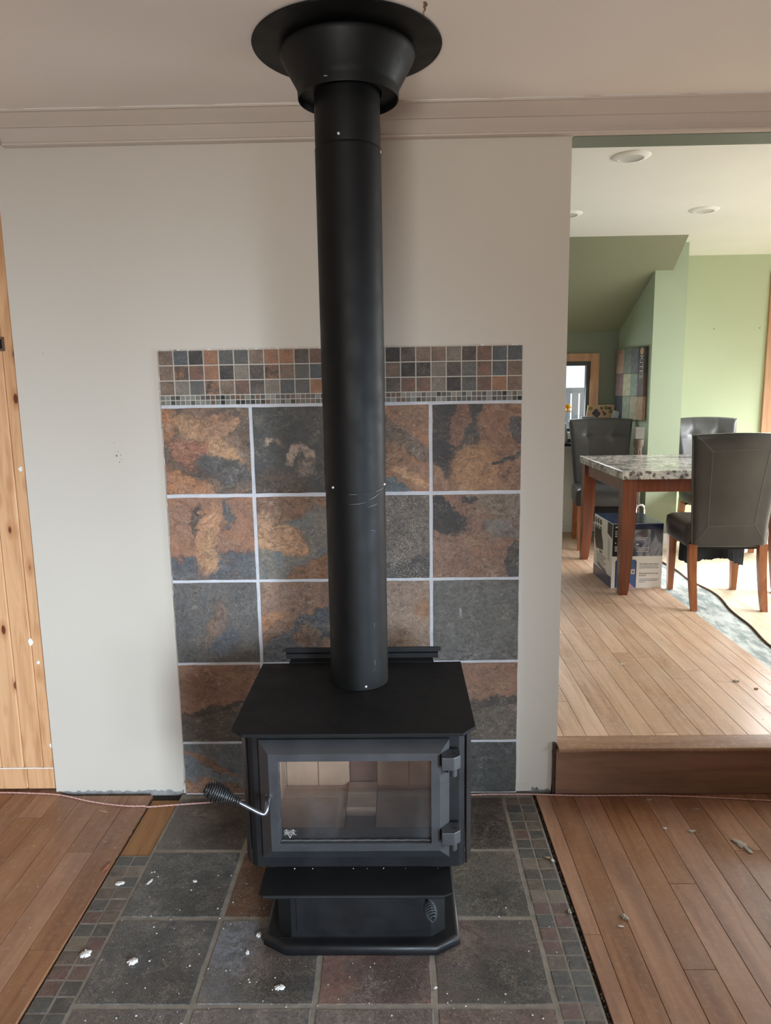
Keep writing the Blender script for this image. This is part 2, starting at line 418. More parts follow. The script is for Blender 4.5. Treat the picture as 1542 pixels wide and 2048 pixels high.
# left of the hearth (slightly proud of the tiles)
xl = [-.124, -.21, -.335, -.425, -.48, -.57, -.66, -.75, -.84, -.93, -1.02, -1.11, -1.2, -1.29, -1.38, -1.47, -1.56, -1.65]
xl = [-.124, -.211, -.30, -.389, -.481, -.57, -.66, -.75, -.84, -.93, -1.02, -1.11, -1.2, -1.29, -1.38, -1.47, -1.56, -1.65]
jl = {0: [-.778], 1: [-.35, -1.3], 2: [-1.0], 3: [-.63], 4: [-.15, -1.25], 5: [-.8]}
for i in range(len(xl)-1):
    js = list(jl.get(i, [-.3-.8*rnd.random()])); y = js[-1]
    while y > -3.2: y -= 1.2; js.append(y)
    ys = [.043 if i > 3 else -.008]+js+[-4.18]
    for a, b in zip(ys[:-1], ys[1:]):
        if a-b > .04: plank(xl[i+1]+GAP/2, xl[i]-GAP/2, b+GAP/2, a-GAP/2, .005, .016, M_lam, fl)
# planks in front of the hearth, behind the camera's feet
HY = -1.62
x = -.124
while x < 1.30:
    x2 = min(x+.0895, 1.311); y = HY-.02
    while y > -4.1:
        y2 = max(y-1.2+.35*rnd.random(), -4.18); plank(x+GAP/2, x2-GAP/2, y2+GAP/2, y-GAP/2, .0, .011, M_lam, fl); y = y2
    x = x2
# bare plywood patch at the hearth's far left corner
pp = MB().box(-.118, -.020, -.358, -.03, -.011, -.004); struct('plywood_patch', pp, M_plyp, fl)

# walls of the stove room
def ragged(x0, x1, zlo, amp, n, seed):
    r = random.Random(seed); return [(x0+(x1-x0)*k/n, zlo+amp*r.random()**1.5) for k in range(n+1)]
bot = ragged(-.5, -.012, .008, .010, 40, 3)+[(-.011, .1), (1.236, .1)]+ragged(1.237, 1.372, .004, .018, 16, 5)+[(1.375, .03), (1.379, .10), (1.374, .165), (1.383, .19), (1.392, .2)]
pts = bot + [(1.392, 2.60), (-.5, 2.60)]
wb = MB().prism(pts, YW, .128, 'y')
wb.box(1.392, 5.6, YW, .128, 2.302, 2.60)
w_back = struct('wall_back', wb, M_wall)
# green paint of the dining side of that wall, header underside and jamb return
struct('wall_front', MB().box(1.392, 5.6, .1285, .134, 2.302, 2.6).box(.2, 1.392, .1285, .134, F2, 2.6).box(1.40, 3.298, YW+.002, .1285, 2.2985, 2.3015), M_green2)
# grey backing behind the torn plaster edge
struct('trim_1', MB().box(-.5, 1.385, .02, .05, -.012, .03), M_plaster)
for (xa, xb, za) in ((-.012, .012, .05), (1.24, 1.30, .035)):
    struct('torn_plaster', MB().prism([(xa, .002), (xb, .004), (xb-.002, za*.6), (xb-.006, za), (xa+.004, za*.9), (xa, za*.5)], YW-.0015, YW-.0002, 'y'), M_wall, w_back)
# recessed knotty pine wall, left
wl = struct('wall_left', MB().box(-1.66, -1.6, -4.2, .06, -.01, 2.385), M_wall)
wp = struct('wall_back.001', MB().box(-1.6, -.44, .045, .075, -.01, 2.385), M_dark)
px_ = [-.497, -.552, -.626, -.712, -.80, -.888, -.976, -1.064, -1.152, -1.24, -1.328, -1.416, -1.504, -1.592]
def vboard(xa, xb, za, zb, yf, parent):
    w = xb-xa; c = .004
    m = MB().rings([[(-w/2, .014, za), (w/2, .014, za), (w/2, .014, zb), (-w/2, .014, zb)], [(-w/2, c, za), (w/2, c, za), (w/2, c, zb), (-w/2, c, zb)],
                    [(-w/2+c, 0, za), (w/2-c, 0, za), (w/2-c, 0, zb), (-w/2+c, 0, zb)]], True, True)
    return m.build('pine_board', M_pine, parent, loc=((xa+xb)/2, yf, 0))
for a, b in zip(px_[:-1], px_[1:]): vboard(b+.0006, a-.0006, .1005, 2.38, .030, wp)
pb = [-.497, -.617, -.74, -.86, -.98, -1.1, -1.22, -1.34, -1.46, -1.59]
for a, b in zip(pb[:-1], pb[1:]): vboard(b+.0006, a-.0006, .014, .0965, .029, wp)
struct('caulk_line', MB().box(-1.59, -.502, .0278, .0305, .0965, .1000), M_white, wp)
# paint scraps on the pine
for (x_, z_, s_) in ((-.525, 1.24, .011), (-.508, .19, .013), (-.55, .60, .016), (-.53, .52, .008)):
    m = MB().prism([(x_+s_*math.cos(a)*(.6+.5*rnd.random())*.8, z_+s_*math.sin(a)*(.5+.6*rnd.random())) for a in [k*PI/5 for k in range(10)]], .0285, .0299, 'y')
    struct('paint_smear', m, M_white, wp)
# ceiling, rear and right walls
ce = struct('ceiling', MB().box(-1.66, 3.38, -4.26, YW, ZC, ZC+.1), M_ceil)
XR = 3.30
struct('wall_right', MB().box(XR, XR+.08, -4.26, -2.3, -.01, ZC).box(XR, XR+.08, -.55, .0125, -.01, ZC).box(XR, XR+.08, -2.3, -.55, 1.75, ZC).box(XR, XR+.08, -2.3, -.55, -.01, .06), M_wall)
m = MB().box(XR+.01, XR+.07, -2.3, -2.24, .06, 1.75).box(XR+.01, XR+.07, -.61, -.55, .06, 1.75).box(XR+.01, XR+.07, -2.24, -.61, .06, .12).box(XR+.01, XR+.07, -2.24, -.61, 1.69, 1.75).box(XR+.02, XR+.06, -1.44, -1.40, .12, 1.69)
struct('window_4', m, M_white)
struct('wall_front.001', MB().box(XR, 5.6, .0125, .13, -.01, 2.302), M_wall)
struct('wall_rear', MB().box(-1.66, -.2, -4.26, -4.2, -.01, ZC).box(1.1, 1.5, -4.26, -4.2, -.01, ZC).box(2.65, 3.38, -4.26, -4.2, -.01, ZC).box(-.2, 1.1, -4.26, -4.2, -.01, 1.0).box(-.2, 1.1, -4.26, -4.2, 2.2, ZC).box(1.5, 2.65, -4.26, -4.2, 2.1, ZC), M_wall)
m = MB().box(1.5, 1.56, -4.25, -4.18, 0, 2.1).box(2.59, 2.65, -4.25, -4.18, 0, 2.1).box(1.56, 2.59, -4.25, -4.18, 0, .06).box(1.56, 2.59, -4.25, -4.18, 2.04, 2.1).box(2.05, 2.10, -4.24, -4.19, .06, 2.04)
struct('door_2', m, M_white)
m = MB().box(-.2, -.14, -4.25, -4.18, 1.0, 2.2).box(1.04, 1.1, -4.25, -4.18, 1.0, 2.2).box(-.14, 1.04, -4.25, -4.18, 1.0, 1.06).box(-.14, 1.04, -4.25, -4.18, 2.14, 2.2)
struct('window_2', m, M_white)
M_skyblock = paint('sky_block_panel', (205, 198, 186), .8, .03, 3, .05)  # unseen opaque panels added to keep sky light out of the stove room
struct('window_sky_block', MB().box(-.14, 1.04, -4.235, -4.225, 1.06, 2.14), M_skyblock, bpy.data.objects['window_2'])
struct('door_sky_block', MB().box(1.56, 2.59, -4.245, -4.2405, .06, 2.04), M_skyblock, bpy.data.objects['door_2'])
struct('window_sky_block.001', MB().box(XR+.062, XR+.068, -2.24, -.61, .12, 1.69), M_skyblock, bpy.data.objects['window_4'])
# crown moulding
prof = [(YW, 2.300), (-.004, 2.300), (-.010, 2.3035), (-.011, 2.308), (-.006, 2.3125), (-.010, 2.318), (-.022, 2.330), (-.030, 2.342), (-.033, 2.346), (-.040, 2.346), (-.046, 2.352),
        (-.060, 2.361), (-.071, 2.371), (-.077, 2.377), (-.085, 2.378), (-.086, 2.385), (YW, 2.385)]
m = MB(); n = len(prof)
m.rings([[(x_, p[0], p[1]) for p in prof] for x_ in (-.463, 3.298)], True, True)
struct('trim_2', m, M_crown, smooth=35)
struct('trim_3', MB().box(-.5, -.463, -.02, YW, 2.31, 2.385), M_crown)
# bead of caulk at the crown top
struct('caulk_bead', MB().tube([(x_*.1-.46, -.0855+.001*math.sin(x_*2.1), 2.3842) for x_ in range(0, 32)], .0012, 5), M_white, ce)
# brown crack in the ceiling paint
cr = MB()
pts = [(.890, -.67), (.893, -.655), (.890, -.645), (.8925, -.634), (.889, -.622), (.890, -.608)]
ww = [.0035, .0045, .0028, .0016, .0010, .0004]
L_ = [(p[0]-w_, p[1]) for p, w_ in zip(pts, ww)]; Rr = [(p[0]+w_, p[1]) for p, w_ in zip(pts, ww)]
cr.prism(L_+Rr[::-1], ZC-.0012, ZC-.0002, 'z'); struct('ceiling_crack', cr, paint('stained_crack', (128, 98, 70), .9, .3, 60), ce)
# smudges and screw holes on the wall
sm = MB()
for (x_, z_, s_) in ((-.172, 1.285, .0035), (-.157, 1.288, .002), (-.166, 1.30, .0018), (-.163, 1.262, .0022), (-.178, 1.33, .0015), (-.155, 1.272, .0015), (.24, .19, .002), (-.40, 1.64, .0015)):
    sm.lathe([(0.0001, 0), (s_, 0), (s_, .0006), (.0001, .0006)], n=8)
    for i in range(len(sm.v)-32, len(sm.v)):
        a = sm.v[i]; sm.v[i] = (a[0]+x_, YW-a[2], a[1]+z_)
struct('screw_hole', sm, paint('hole_grey', (120, 112, 104), .9), w_back).__setitem__('kind', 'stuff')

# step: riser + nosing
m = MB().box(1.386, 3.298, -.006, .012, -.004, .176, .001); struct('trim_4', m, M_riser)
m = MB()
nose = [(.074, .190), (-.010, .190), (-.020, .187), (-.024, .180), (-.021, .173), (-.012, .171), (.074, .171)]
m.rings([[(x_, p[0], p[1]) for p in nose] for x_ in (1.3925, 3.298)], True, True)
struct('trim_5', m, laminate('nosing_laminate', (132, 96, 72), (160, 122, 94), (172, 138, 108), axis='x', rough=.5, dusty=.25), smooth=40)
struct('trim_6', MB().box(1.376, 1.386, .0, .03, -.01, .2), paint('rough_edge_wood', (70, 56, 46), .95, .5, 60))

# ------------------------------------------------------------------ dining room shell
f2 = struct('floor.001', MB().box(.2, 5.6, .0125, 4.2, .10, F2-.012), M_dark)
ux = [1.395, 1.432, 1.518, 1.604, 1.692, 1.780, 1.868, 1.955, 2.042, 2.128, 2.215, 2.302, 2.388, 2.462, 2.533]
uj = {1: [.387, 1.5], 4: [.85, 2.0], 5: [.10, 1.3], 8: [.62, 1.8], 2: [1.9], 3: [1.25, 2.5]}
for i in range(len(ux)-1):
    js = list(uj.get(i, [.3+.8*rnd.random()])); y = js[-1]
    while y < 2.9: y += 1.2; js.append(y)
    ys = [.0755]+js+[4.06]
    for a, b in zip(ys[:-1], ys[1:]):
        if b-a > .02: plank(ux[i]+.0006, ux[i+1]-.0006, a+.0006, b-.0006, F2, .011, M_lam_up, f2)
x = 1.30
for k in range(6):
    for a, b in ((.135, 1.4), (1.4, 2.7), (2.7, 4.06)): plank(1.392-.088*(k+1)+.001, 1.392-.088*k, a+.0006, b-.0006, F2, .011, M_lam_up, f2)
# grey adhesive strip with a wavy torn edge, then bare plywood
t = NT('old_adhesive'); w = t.n('ShaderNodeNewGeometry').outputs['Position']
mp = t.n('ShaderNodeMapping'); mp.inputs['Scale'].default_value = (3, 1, 1); t.l(w, mp.inputs[0])
n1 = t.noise(mp.outputs[0], 5, 6, .7); n2 = t.noise(w, 90, 3, .6)
cw = t.n('ShaderNodeTexWave'); cw.inputs['Scale'].default_value = 60; cw.inputs['Distortion'].default_value = 3; t.l(w, cw.inputs['Vector'])
col = t.mix(t.rng(n1, .42, .6), lin((214, 218, 212)), lin((150, 160, 158)))
col = t.mix(t.rng(cw.outputs['Fac'], .3, .9, 0, .25), col, lin((96, 104, 100)))
t.bump(t.math('ADD', n1, t.math('MULTIPLY', cw.outputs['Fac'], .4)), .8, .004); M_adh = t.set(col, .85)
def wavex(y): return 2.66+.10*min(1, max(0, (y-.3)/1.5))+.018*math.sin(y*4.1)+.012*math.sin(y*9.7+1)+.04*min(1, max(0, y-1.5))
yy = [.075+.05*k for k in range(80)]
m = MB().prism([(2.534, .075)]+[(wavex(y), y) for y in yy]+[(2.534, yy[-1])], F2-.013, F2-.004, 'z'); struct('adhesive_strip', m, M_adh, f2)
m = MB().tube([(wavex(y)+.006, y, F2-.001) for y in yy], .006, 6); struct('torn_edge', m, paint('torn_fibre', (96, 70, 50), .95, .4, 50), f2)
def ply(xa, xb, ya, yb):
    m = MB()
    if xa is None:
        ys_ = [ya+(yb-ya)*k/16 for k in range(17)]
        m.prism([(wavex(y)+.008, y) for y in ys_][::-1]+[(xb, ya), (xb, yb)], -.010+F2, F2, 'z')
    else: m.box(xa, xb, ya, yb, F2-.010, F2)
    return m.build('plywood_sheet', M_ply, f2)
for (ya, yb) in ((.076, 1.1), (1.102, 2.12), (2.122, 3.2), (3.202, 4.06)):
    ply(None, 3.40, ya, yb); ply(3.402, 4.6, ya, yb); ply(4.602, 5.56, ya, yb)
cd = struct('ceiling.001', MB().box(.2, 5.66, .0125, 4.3, ZD, ZD+.08), M_white)
struct('wall_back.002', MB().box(3.116, 4.16, 4.115, 4.2, F2-.02, ZD).box(4.16, 5.6, 4.115, 4.2, 2.42, ZD).box(5.46, 5.6, 4.115, 4.2, F2-.02, ZD), M_green3)
struct('wall_right.001', MB().box(5.6, 5.66, .0125, 4.2, F2-.02, .75).box(5.6, 5.66, .0125, 4.2, 2.3, ZD).box(5.6, 5.66, .0125, .7, .75, 2.3).box(5.6, 5.66, 3.1, 4.2, .75, 2.3), M_green)
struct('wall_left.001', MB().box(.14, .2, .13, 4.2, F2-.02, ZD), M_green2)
# column: front face y 3.501, angled nook side
col_ = MB().prism([(2.861, 3.501), (3.117, 3.501), (3.117, 4.2), (2.76, 4.2), (2.768, 4.082)], F2-.02, ZD, 'z')
struct('wall_column', col_, M_green)
# nook rear wall with window hole (x 1.55..2.52, z 1.10..1.70)
wx0, wx1, wz0, wz1 = 1.60, 2.532, 1.10, 1.725
m = MB().box(.2, wx0, 4.082, 4.2, F2-.02, ZD).box(wx1, 2.77, 4.082, 4.2, F2-.02, ZD).box(wx0, wx1, 4.082, 4.2, wz1, ZD).box(wx0, wx1, 4.082, 4.2, F2-.02, wz0)
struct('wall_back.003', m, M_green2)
# sloped ceiling soffit down to the nook
def zs(y): return ZD-.7232*(y-3.212)
m = MB().prism([(3.212, ZD), (4.12, zs(4.12)), (4.12, zs(4.12)+.35), (3.6, ZD)], .2, 3.0, 'x'); struct('ceiling.002', m, paint('green_slope_paint', (132, 136, 112), .65, .02, 1.5, .04))
# white wainscot below the nook window with its baseboard
struct('wainscot', MB().box(.2, 2.55, 4.060, 4.081, F2, .985), M_white).__setitem__('kind', 'structure')
struct('baseboard_back', MB().box(.2, 2.66, 4.040, 4.0598, F2, .26, .003).box(.2, 2.66, 4.046, 4.0598, .26, .285, .003), M_white)
struct('baseboard_right', MB().prism([(2.845, 3.4895), (3.128, 3.4895), (3.128, 3.5005), (2.845, 3.5005)], F2, .28, 'z'), M_white)
# nook window
wn = struct('window_1', MB().box(wx0-.01, wx1-.012, 4.075, 4.13, wz1-.045, wz1-.008).box(wx0-.01, wx0+.03, 4.075, 4.13, wz0, wz1-.045).box(wx1-.045, wx1-.012, 4.075, 4.13, wz0, wz1-.045).box(wx0+.03, wx1-.045, 4.075, 4.13, wz0, wz0+.03), paint('dark_sash', (44, 54, 54), .4))
struct('window_pane', MB().box(wx0+.03, wx1-.045, 4.10, 4.104, wz0+.03, wz1-.045), M_pane, wn)
struct('window_casing', MB().prism([(wx1-.012, wz0-.03), (wx1+.062, wz0-.03), (wx1+.062, wz1+.058), (wx1-.012, wz1-.008)], 4.060, 4.0815, 'y').prism([(wx0, wz1-.008), (wx1-.012, wz1-.008), (wx1+.062, wz1+.058), (wx0-.07, wz1+.058)], 4.060, 4.0815, 'y')
       .prism([(wx0-.07, wz0-.03), (wx0, wz0-.03), (wx0, wz1-.008), (wx0-.07, wz1+.058)], 4.060, 4.0815, 'y'), M_pinetrim, wn)
struct('window_sill', MB().box(wx0-.05, wx1-.015, 4.02, 4.12, wz0-.062, wz0, .003), M_white, wn)
# dark console shelf below the sill
so = tag(MB().box(1.5, 2.72, 3.86, 4.018, .985, 1.012, .004).box(1.55, 1.6, 3.95, 4.05, .75, .985).box(2.6, 2.65, 3.95, 4.05, .75, .985).build('window_shelf', paint('dark_shelf', (38, 36, 36), .35)), 'dark narrow shelf running under the small dining nook window', 'shelf')
# outside: fence and ground
gr = struct('ground', MB().box(-6, 14, 4.3, 22, -.6, -.5), paint('outdoor_gravel', (178, 178, 172), .95, .2, 8))
fe = thing('garden_fence', 'pale slatted fence seen outside through the nook window', 'fence', (2.2, 8.2, -.5))
for k in range(22):
    MB().box(-.045, .045, -.01, .01, .55, 1.92, .003).build('slat', paint('weathered_fence', (150, 156, 160), .9) if k == 0 else bpy.data.materials['weathered_fence'], fe, loc=(-.2+k*.115, 0, 0))
for z_ in (.6, 1.9): MB().box(-.4, 2.5, .011, .05, z_, z_+.08, .003).build('rail', bpy.data.materials['weathered_fence'], fe)
for x_ in (-.4, 1.0, 2.45): MB().box(x_-.05, x_+.05, .051, .15, 0, 2.0, .004).build('post', bpy.data.materials['weathered_fence'], fe)
# patio door in the far wall
pd = struct('door_1', MB().box(4.16, 4.22, 4.12, 4.19, F2, 2.42).box(5.40, 5.46, 4.12, 4.19, F2, 2.42).box(4.22, 5.4, 4.12, 4.19, 2.36, 2.42).box(4.22, 5.4, 4.12, 4.19, F2, F2+.06).box(4.78, 4.84, 4.12, 4.19, F2+.06, 2.36), M_white)
struct('door_pane', MB().box(4.22, 4.78, 4.15, 4.154, F2+.06, 2.36), M_pane, pd); struct('door_pane.001', MB().box(4.84, 5.40, 4.15, 4.154, F2+.06, 2.36), M_pane, pd)
struct('door_casing', MB().box(4.062, 4.158, 4.088, 4.1145, F2, 2.36, .003).box(5.462, 5.54, 4.088, 4.1145, F2, 2.5, .003).box(4.062, 5.46, 4.0885, 4.114, 2.361, 2.45, .003), M_pinetrim, pd)
m = MB().box(5.59, 5.65, .7, .76, .75, 2.3).box(5.59, 5.65, 3.04, 3.1, .75, 2.3).box(5.59, 5.65, .76, 3.04, .75, .81).box(5.59, 5.65, .76, 3.04, 2.24, 2.3).box(5.61, 5.64, 1.88, 1.92, .81, 2.24); struct('window_3', m, M_white)
# nail marks in the far wall
for (x_, z_) in ((3.60, 1.98), (4.0, 1.985)):
    struct('nail_mark', MB().lathe([(.0001, 0), (.006, 0), (.006, .001), (.0001, .001)], n=8), paint('nail_grey', (120, 120, 100), .9), cd).location = (x_, 0, 0)
for o in list(C.objects):
    if o.name.startswith('nail_mark'):
        x_ = o.location.x; o.rotation_euler = (R(90), 0, 0); o.location = (x_, 4.1148, 1.98)

# recessed ceiling lights
def downlight(x, y, label):
    o = thing('recessed_light', label, 'ceiling light', (x, y, ZD), group='recessed lights of the dining room ceiling')
    MB().lathe([(.062, -.012), (.070, -.010), (.092, -.004), (.095, -.0003), (.062, -.0003)], n=40, closed=True).build('trim_ring', M_white, o, 50)
    MB().lathe([(.0001, -.0006), (.060, -.0006), (.061, -.009), (.050, -.006), (.0001, -.005)], n=40).build('lens', paint('lens_grey', (205, 205, 203), .4) if 'lens_grey' not in bpy.data.materials else bpy.data.materials['lens_grey'], o, 50)
downlight(1.965, 1.277, 'round recessed ceiling light nearest the wide opening, largest in view')
downlight(1.93, 2.462, 'round recessed ceiling light half hidden by the wall edge above the opening')
downlight(2.786, 2.421, 'round recessed ceiling light by the corner of the sloped green soffit')

# ------------------------------------------------------------------ tiled wall panel behind the stove
bs = thing('tile_backsplash', 'slate-look tile panel with mosaic top on the wall behind the black stove', 'tile panel', (0, 0, 0))
TT = .0075
MB().box(-.001, 1.241, .002, .0118, .002, 1.458).build('grout_bed', M_grout_w, bs)
MB().box(-.0005, 1.2415, .0018, .0117, 1.4582, 1.642).build('mosaic_grout', M_grout_m, bs)
cx = [(-.0005, .3025), (.3135, .6165), (.6255, .9235), (.9345, 1.2405)]
cz = [(1.447, 1.146), (1.1345, .8345), (.8255, .524), (.5155, .2145), (.2065, .006)]
# tuned stone faces, [row][col]
S = {
 (0,0): dict(base=(88,74,62), base2=(112,84,66), blobs=[(.55,.45,.55,.16,40,TAN),(.6,.22,.28,.12,-30,(170,120,86)),(.05,.12,.1,.25,0,OR,.3),(.30,.52,.26,.17,30,(168,104,76)),(.7,.72,.34,.14,18,(84,82,80)),(.10,1.15,.95,.42,22,OR,.05)], warp=.13),
 (0,1): dict(base=(60,60,58), base2=(66,65,62), blobs=[(.30,.95,.42,.18,15,DB,.4),(.45,.55,.14,.045,-50,BE,.4),(.58,.70,.10,.12,20,(120,104,92),.4),(.62,.5,.05,.10,-30,BE,.3),(.2,.37,.06,.03,-30,BE,.4),(.30,.42,.06,.03,60,(140,110,92),.4)], warp=.10, lineamt=.15, mott=.3),
 (0,2): dict(base=(150,98,66), base2=(122,88,66), blobs=[(.55,.3,.6,.1,35,(112,92,76)),(.4,.95,.45,.16,28,(94,102,106),.06),(.5,.55,.3,.15,10,(150,104,70)),(.8,.85,.3,.06,28,TAN)], warp=.1),
 (0,3): dict(base=(124,84,62), base2=(140,98,70), blobs=[(.12,.32,.26,.62,-22,CH,.06),(.44,.12,.07,.16,20,CH,.1),(.47,.40,.10,.16,-20,(66,66,68),.1),(.3,.24,.11,.24,8,(128,88,68),.1),(.5,.75,.25,.28,40,(168,118,76),.3),(1.0,.32,.10,.15,0,(72,76,78),.06),(.9,.63,.2,.04,-20,CH,.2)], warp=.13),
 (1,0): dict(base=(150,100,70), base2=(126,86,66), blobs=[(.5,1.08,.95,.43,-4,(88,92,98),.05),(.45,.5,.16,.42,8,(186,128,86),.3),(.30,.25,.05,.2,10,DB,.3),(.7,.22,.06,.15,-15,(92,92,92),.2),(.5,.62,.09,.3,0,TAN,.2)], warp=.16),
 (1,1): dict(base=(96,100,100), base2=(110,98,84), blobs=[(.25,.08,.42,.22,0,(134,92,68),.1),(.2,.45,.42,.2,28,(186,134,92),.12),(.72,1.05,.8,.3,-24,(142,96,66),.05),(.85,.10,.2,.08,0,(150,104,74),.15)], warp=.13),
 (1,2): dict(base=(84,74,66), base2=(96,84,74), blobs=[(.9,.85,.4,.14,-10,(68,62,60),.4)], speck=.9, lineamt=.05),
 (1,3): dict(base=(132,90,66), base2=(118,86,68), blobs=[(.12,.28,.3,.17,20,CH,.1),(.1,.08,.12,.06,10,CH,.1),(.3,.12,.22,.09,35,(130,88,68),.1),(.85,.12,.35,.2,20,(128,110,92),.3),(.8,.42,.22,.09,20,(118,108,98),.2),(1.0,.8,.17,.24,15,(70,70,68),.06),(.42,.08,.1,.05,0,CH,.15)], warp=.11),
 (2,0): dict(base=(92,86,80), base2=(78,78,78), blobs=[(.45,.55,.07,.28,20,(128,96,76),.6),(.6,.75,.18,.12,-60,(88,94,102),.5),(.55,.45,.06,.18,10,(120,94,80),.6)], warp=.12, streak=(2.6,.6), lineamt=.15),
 (2,1): dict(base=(132,98,76), base2=(118,90,74), blobs=[(.60,.62,.8,.2,-33,(88,96,104),.08),(.05,.5,.24,.1,-20,(176,120,80),.2),(1.0,.5,.16,.16,0,(160,124,80),.2),(.55,.68,.22,.12,0,(132,104,84),.15)], warp=.12),
 (2,2): dict(base=(138,112,90), base2=(122,94,76), blobs=[(.9,.35,.1,.1,0,(150,104,72),.5),(.7,.7,.15,.1,0,(146,110,80),.6)], speck=.8, lineamt=.05),
 (2,3): dict(base=(92,90,84), base2=(86,82,76), blobs=[(.32,.42,.02,.06,0,(150,146,138),.5),(.5,.95,.6,.08,0,(104,98,94),.6)], warp=.06, lineamt=.1, mott=.3),
 (3,0): dict(base=(140,96,72), base2=(120,86,68), blobs=[(.5,1.0,1.1,.42,-10,(90,84,76),.1),(.5,.55,.6,.05,-12,(70,66,62),.3)], streak=(.7,2.2)),
 (3,1): dict(base=(120,90,70), base2=(90,84,76), blobs=[]), (3,2): dict(base=(110,88,72), base2=(90,80,70), blobs=[]),
 (3,3): dict(base=(142,98,72), base2=(126,90,70), blobs=[(.5,1.0,1.1,.5,-8,(108,98,84),.1),(.5,.55,.8,.06,-10,(80,74,68),.3)], streak=(.7,2.2)),
 (4,0): dict(base=(96,102,106), base2=(84,86,86), blobs=[(.25,.78,.5,.14,5,(150,100,70),.2),(.3,.4,.4,.05,25,(140,100,76),.2)], warp=.15),
 (4,1): dict(base=(90,84,76), base2=(100,90,80), blobs=[]), (4,2): dict(base=(90,84,76), base2=(100,90,80), blobs=[]),
 (4,3): dict(base=(72,72,68), base2=(62,62,60), blobs=[], warp=.06, lineamt=.05, mott=.3)}
def stone(name, w, h, th, mat, parent, loc, ax='xz', ch=.0016, jit=0, seed=0):
    r = random.Random(seed)
    q = 6 if jit else 1
    def edge(ins):
        P = []
        cs = [(-1, -1), (1, -1), (1, 1), (-1, 1)]
        for i in range(4):
            a, b = cs[i], cs[(i+1) % 4]
            for k in range(q):
                f_ = k/q; u = a[0]+(b[0]-a[0])*f_; v = a[1]+(b[1]-a[1])*f_
                P.append((u*(w/2-ins), v*(h/2-ins)))
        return P
    J = [(r.uniform(-jit, jit*.3), r.uniform(-jit, jit*.3)) for _ in range(4*q)]
    def ring(ins, d):
        out = []
        for (u, v), (ju, jv) in zip(edge(ins), J):
            u -= math.copysign(abs(ju), u) if jit else 0; v -= math.copysign(abs(jv), v) if jit else 0
            out.append((u, d, v) if ax == 'xz' else (u, v, -d))
        return out
    m = MB().rings([ring(0, th), ring(0, ch), ring(ch, 0)], True, True)
    return m.build(name, mat, parent, loc=loc)
for (r_, c_), d in S.items():
    x0, x1 = cx[c_]; z1, z0 = cz[r_]
    mt = slate('slate_wall_%d%d' % (r_, c_), seed=r_*4+c_+1, tile=.303, **d)
    zc = (z0+z1)/2 if r_ < 4 else z1-.15
    o = stone('tile', x1-x0, z1-z0, TT, mt, bs, ((x0+x1)/2, -.0002, (z0+z1)/2), jit=.0018, seed=r_*9+c_)
pal = dict(B=((104,84,70),(124,98,78)), K=((50,48,46),(60,57,54)), O=((158,104,70),(132,88,62)), G=((92,90,84),(78,78,76)), N=((80,86,90),(66,70,72)), T=((124,112,98),(108,98,86)), D=((74,62,56),(90,78,70)), R=((128,84,64),(92,72,62)), M=((56,54,52),(146,98,66)))
PM = {k: slate('slate_mosaic_'+k, a, b, [], seed=ord(k), warp=.25, tile=.12, lineamt=.3, rough=.5) for k, (a, b) in pal.items()}
def rand_off(mat):   # each chip samples another bit of stone
    nt = mat.node_tree; tc = [n for n in nt.nodes if n.type == 'TEX_COORD'][0]; oi = nt.nodes.new('ShaderNodeObjectInfo')
    ad = nt.nodes.new('ShaderNodeVectorMath'); ad.operation = 'MULTIPLY_ADD'; ad.inputs[1].default_value = (7, 5, 9)
    nt.links.new(oi.outputs['Random'], ad.inputs[0])
    tg = [l for l in nt.links if l.from_node == tc]
    nt.links.new(tc.outputs['Object'], ad.inputs[2])
    for l in tg: nt.links.new(ad.outputs[0], l.to_socket)
for k in PM: rand_off(PM[k])
rows = ['BKKOGGBBODRBRDGTKBBTDBNN', 'BMROKTDRBGKBDTBDKKTBGRNB', 'BTGMBGDTNDRBDGTDRRTKGROB']
rows = ['BNKOGGBOODRGBRTKDBBTDRNN', 'BMROKTDMBGNRDBGBKKTDGRNB', 'BTGMBRDTNGOBRTGDRRTKGROB']
mp_ = 1.2420/24; chips = {}
for j, row in enumerate(rows):
    for i, k in enumerate(row):
        if k not in chips:
            o = stone('mosaic_tile', .0476, .0470, TT, PM[k], bs, (0, 0, 0)); chips[k] = o; first = True
        else:
            o = chips[k].copy(); C.objects.link(o)
        o.location = (-.0005+mp_*(i+.5), rnd.uniform(-.0008, .0003), 1.6415-.0250-j*.0510)
gl = [NT('glass_chip_%d' % i).set(lin(c), .4, 0, .3) for i, c in enumerate([(74, 72, 68), (128, 126, 118), (98, 90, 82), (32, 32, 31), (112, 112, 104), (100, 78, 64), (86, 86, 80)])]
gc = []
for g_ in gl: gc.append(stone('glass_chip', .0150, .0142, .006, g_, bs, (0, 0, 0), ch=.001))
used = set()
for j in range(2):
    for i in range(72):
        q = rnd.choice([0, 0, 1, 1, 2, 3, 4, 4, 5, 6, 6])
        o = gc[q] if q not in used else gc[q].copy()
        if q in used: C.objects.link(o)
        used.add(q)
        o.location = (-.0005+1.242/72*(i+.5), -.0004, 1.4815-j*.0168)
MB().box(-.0005, 1.2415, .0005, .0117, 1.4580, 1.4920).build('strip_grout', M_grout_m, bs)
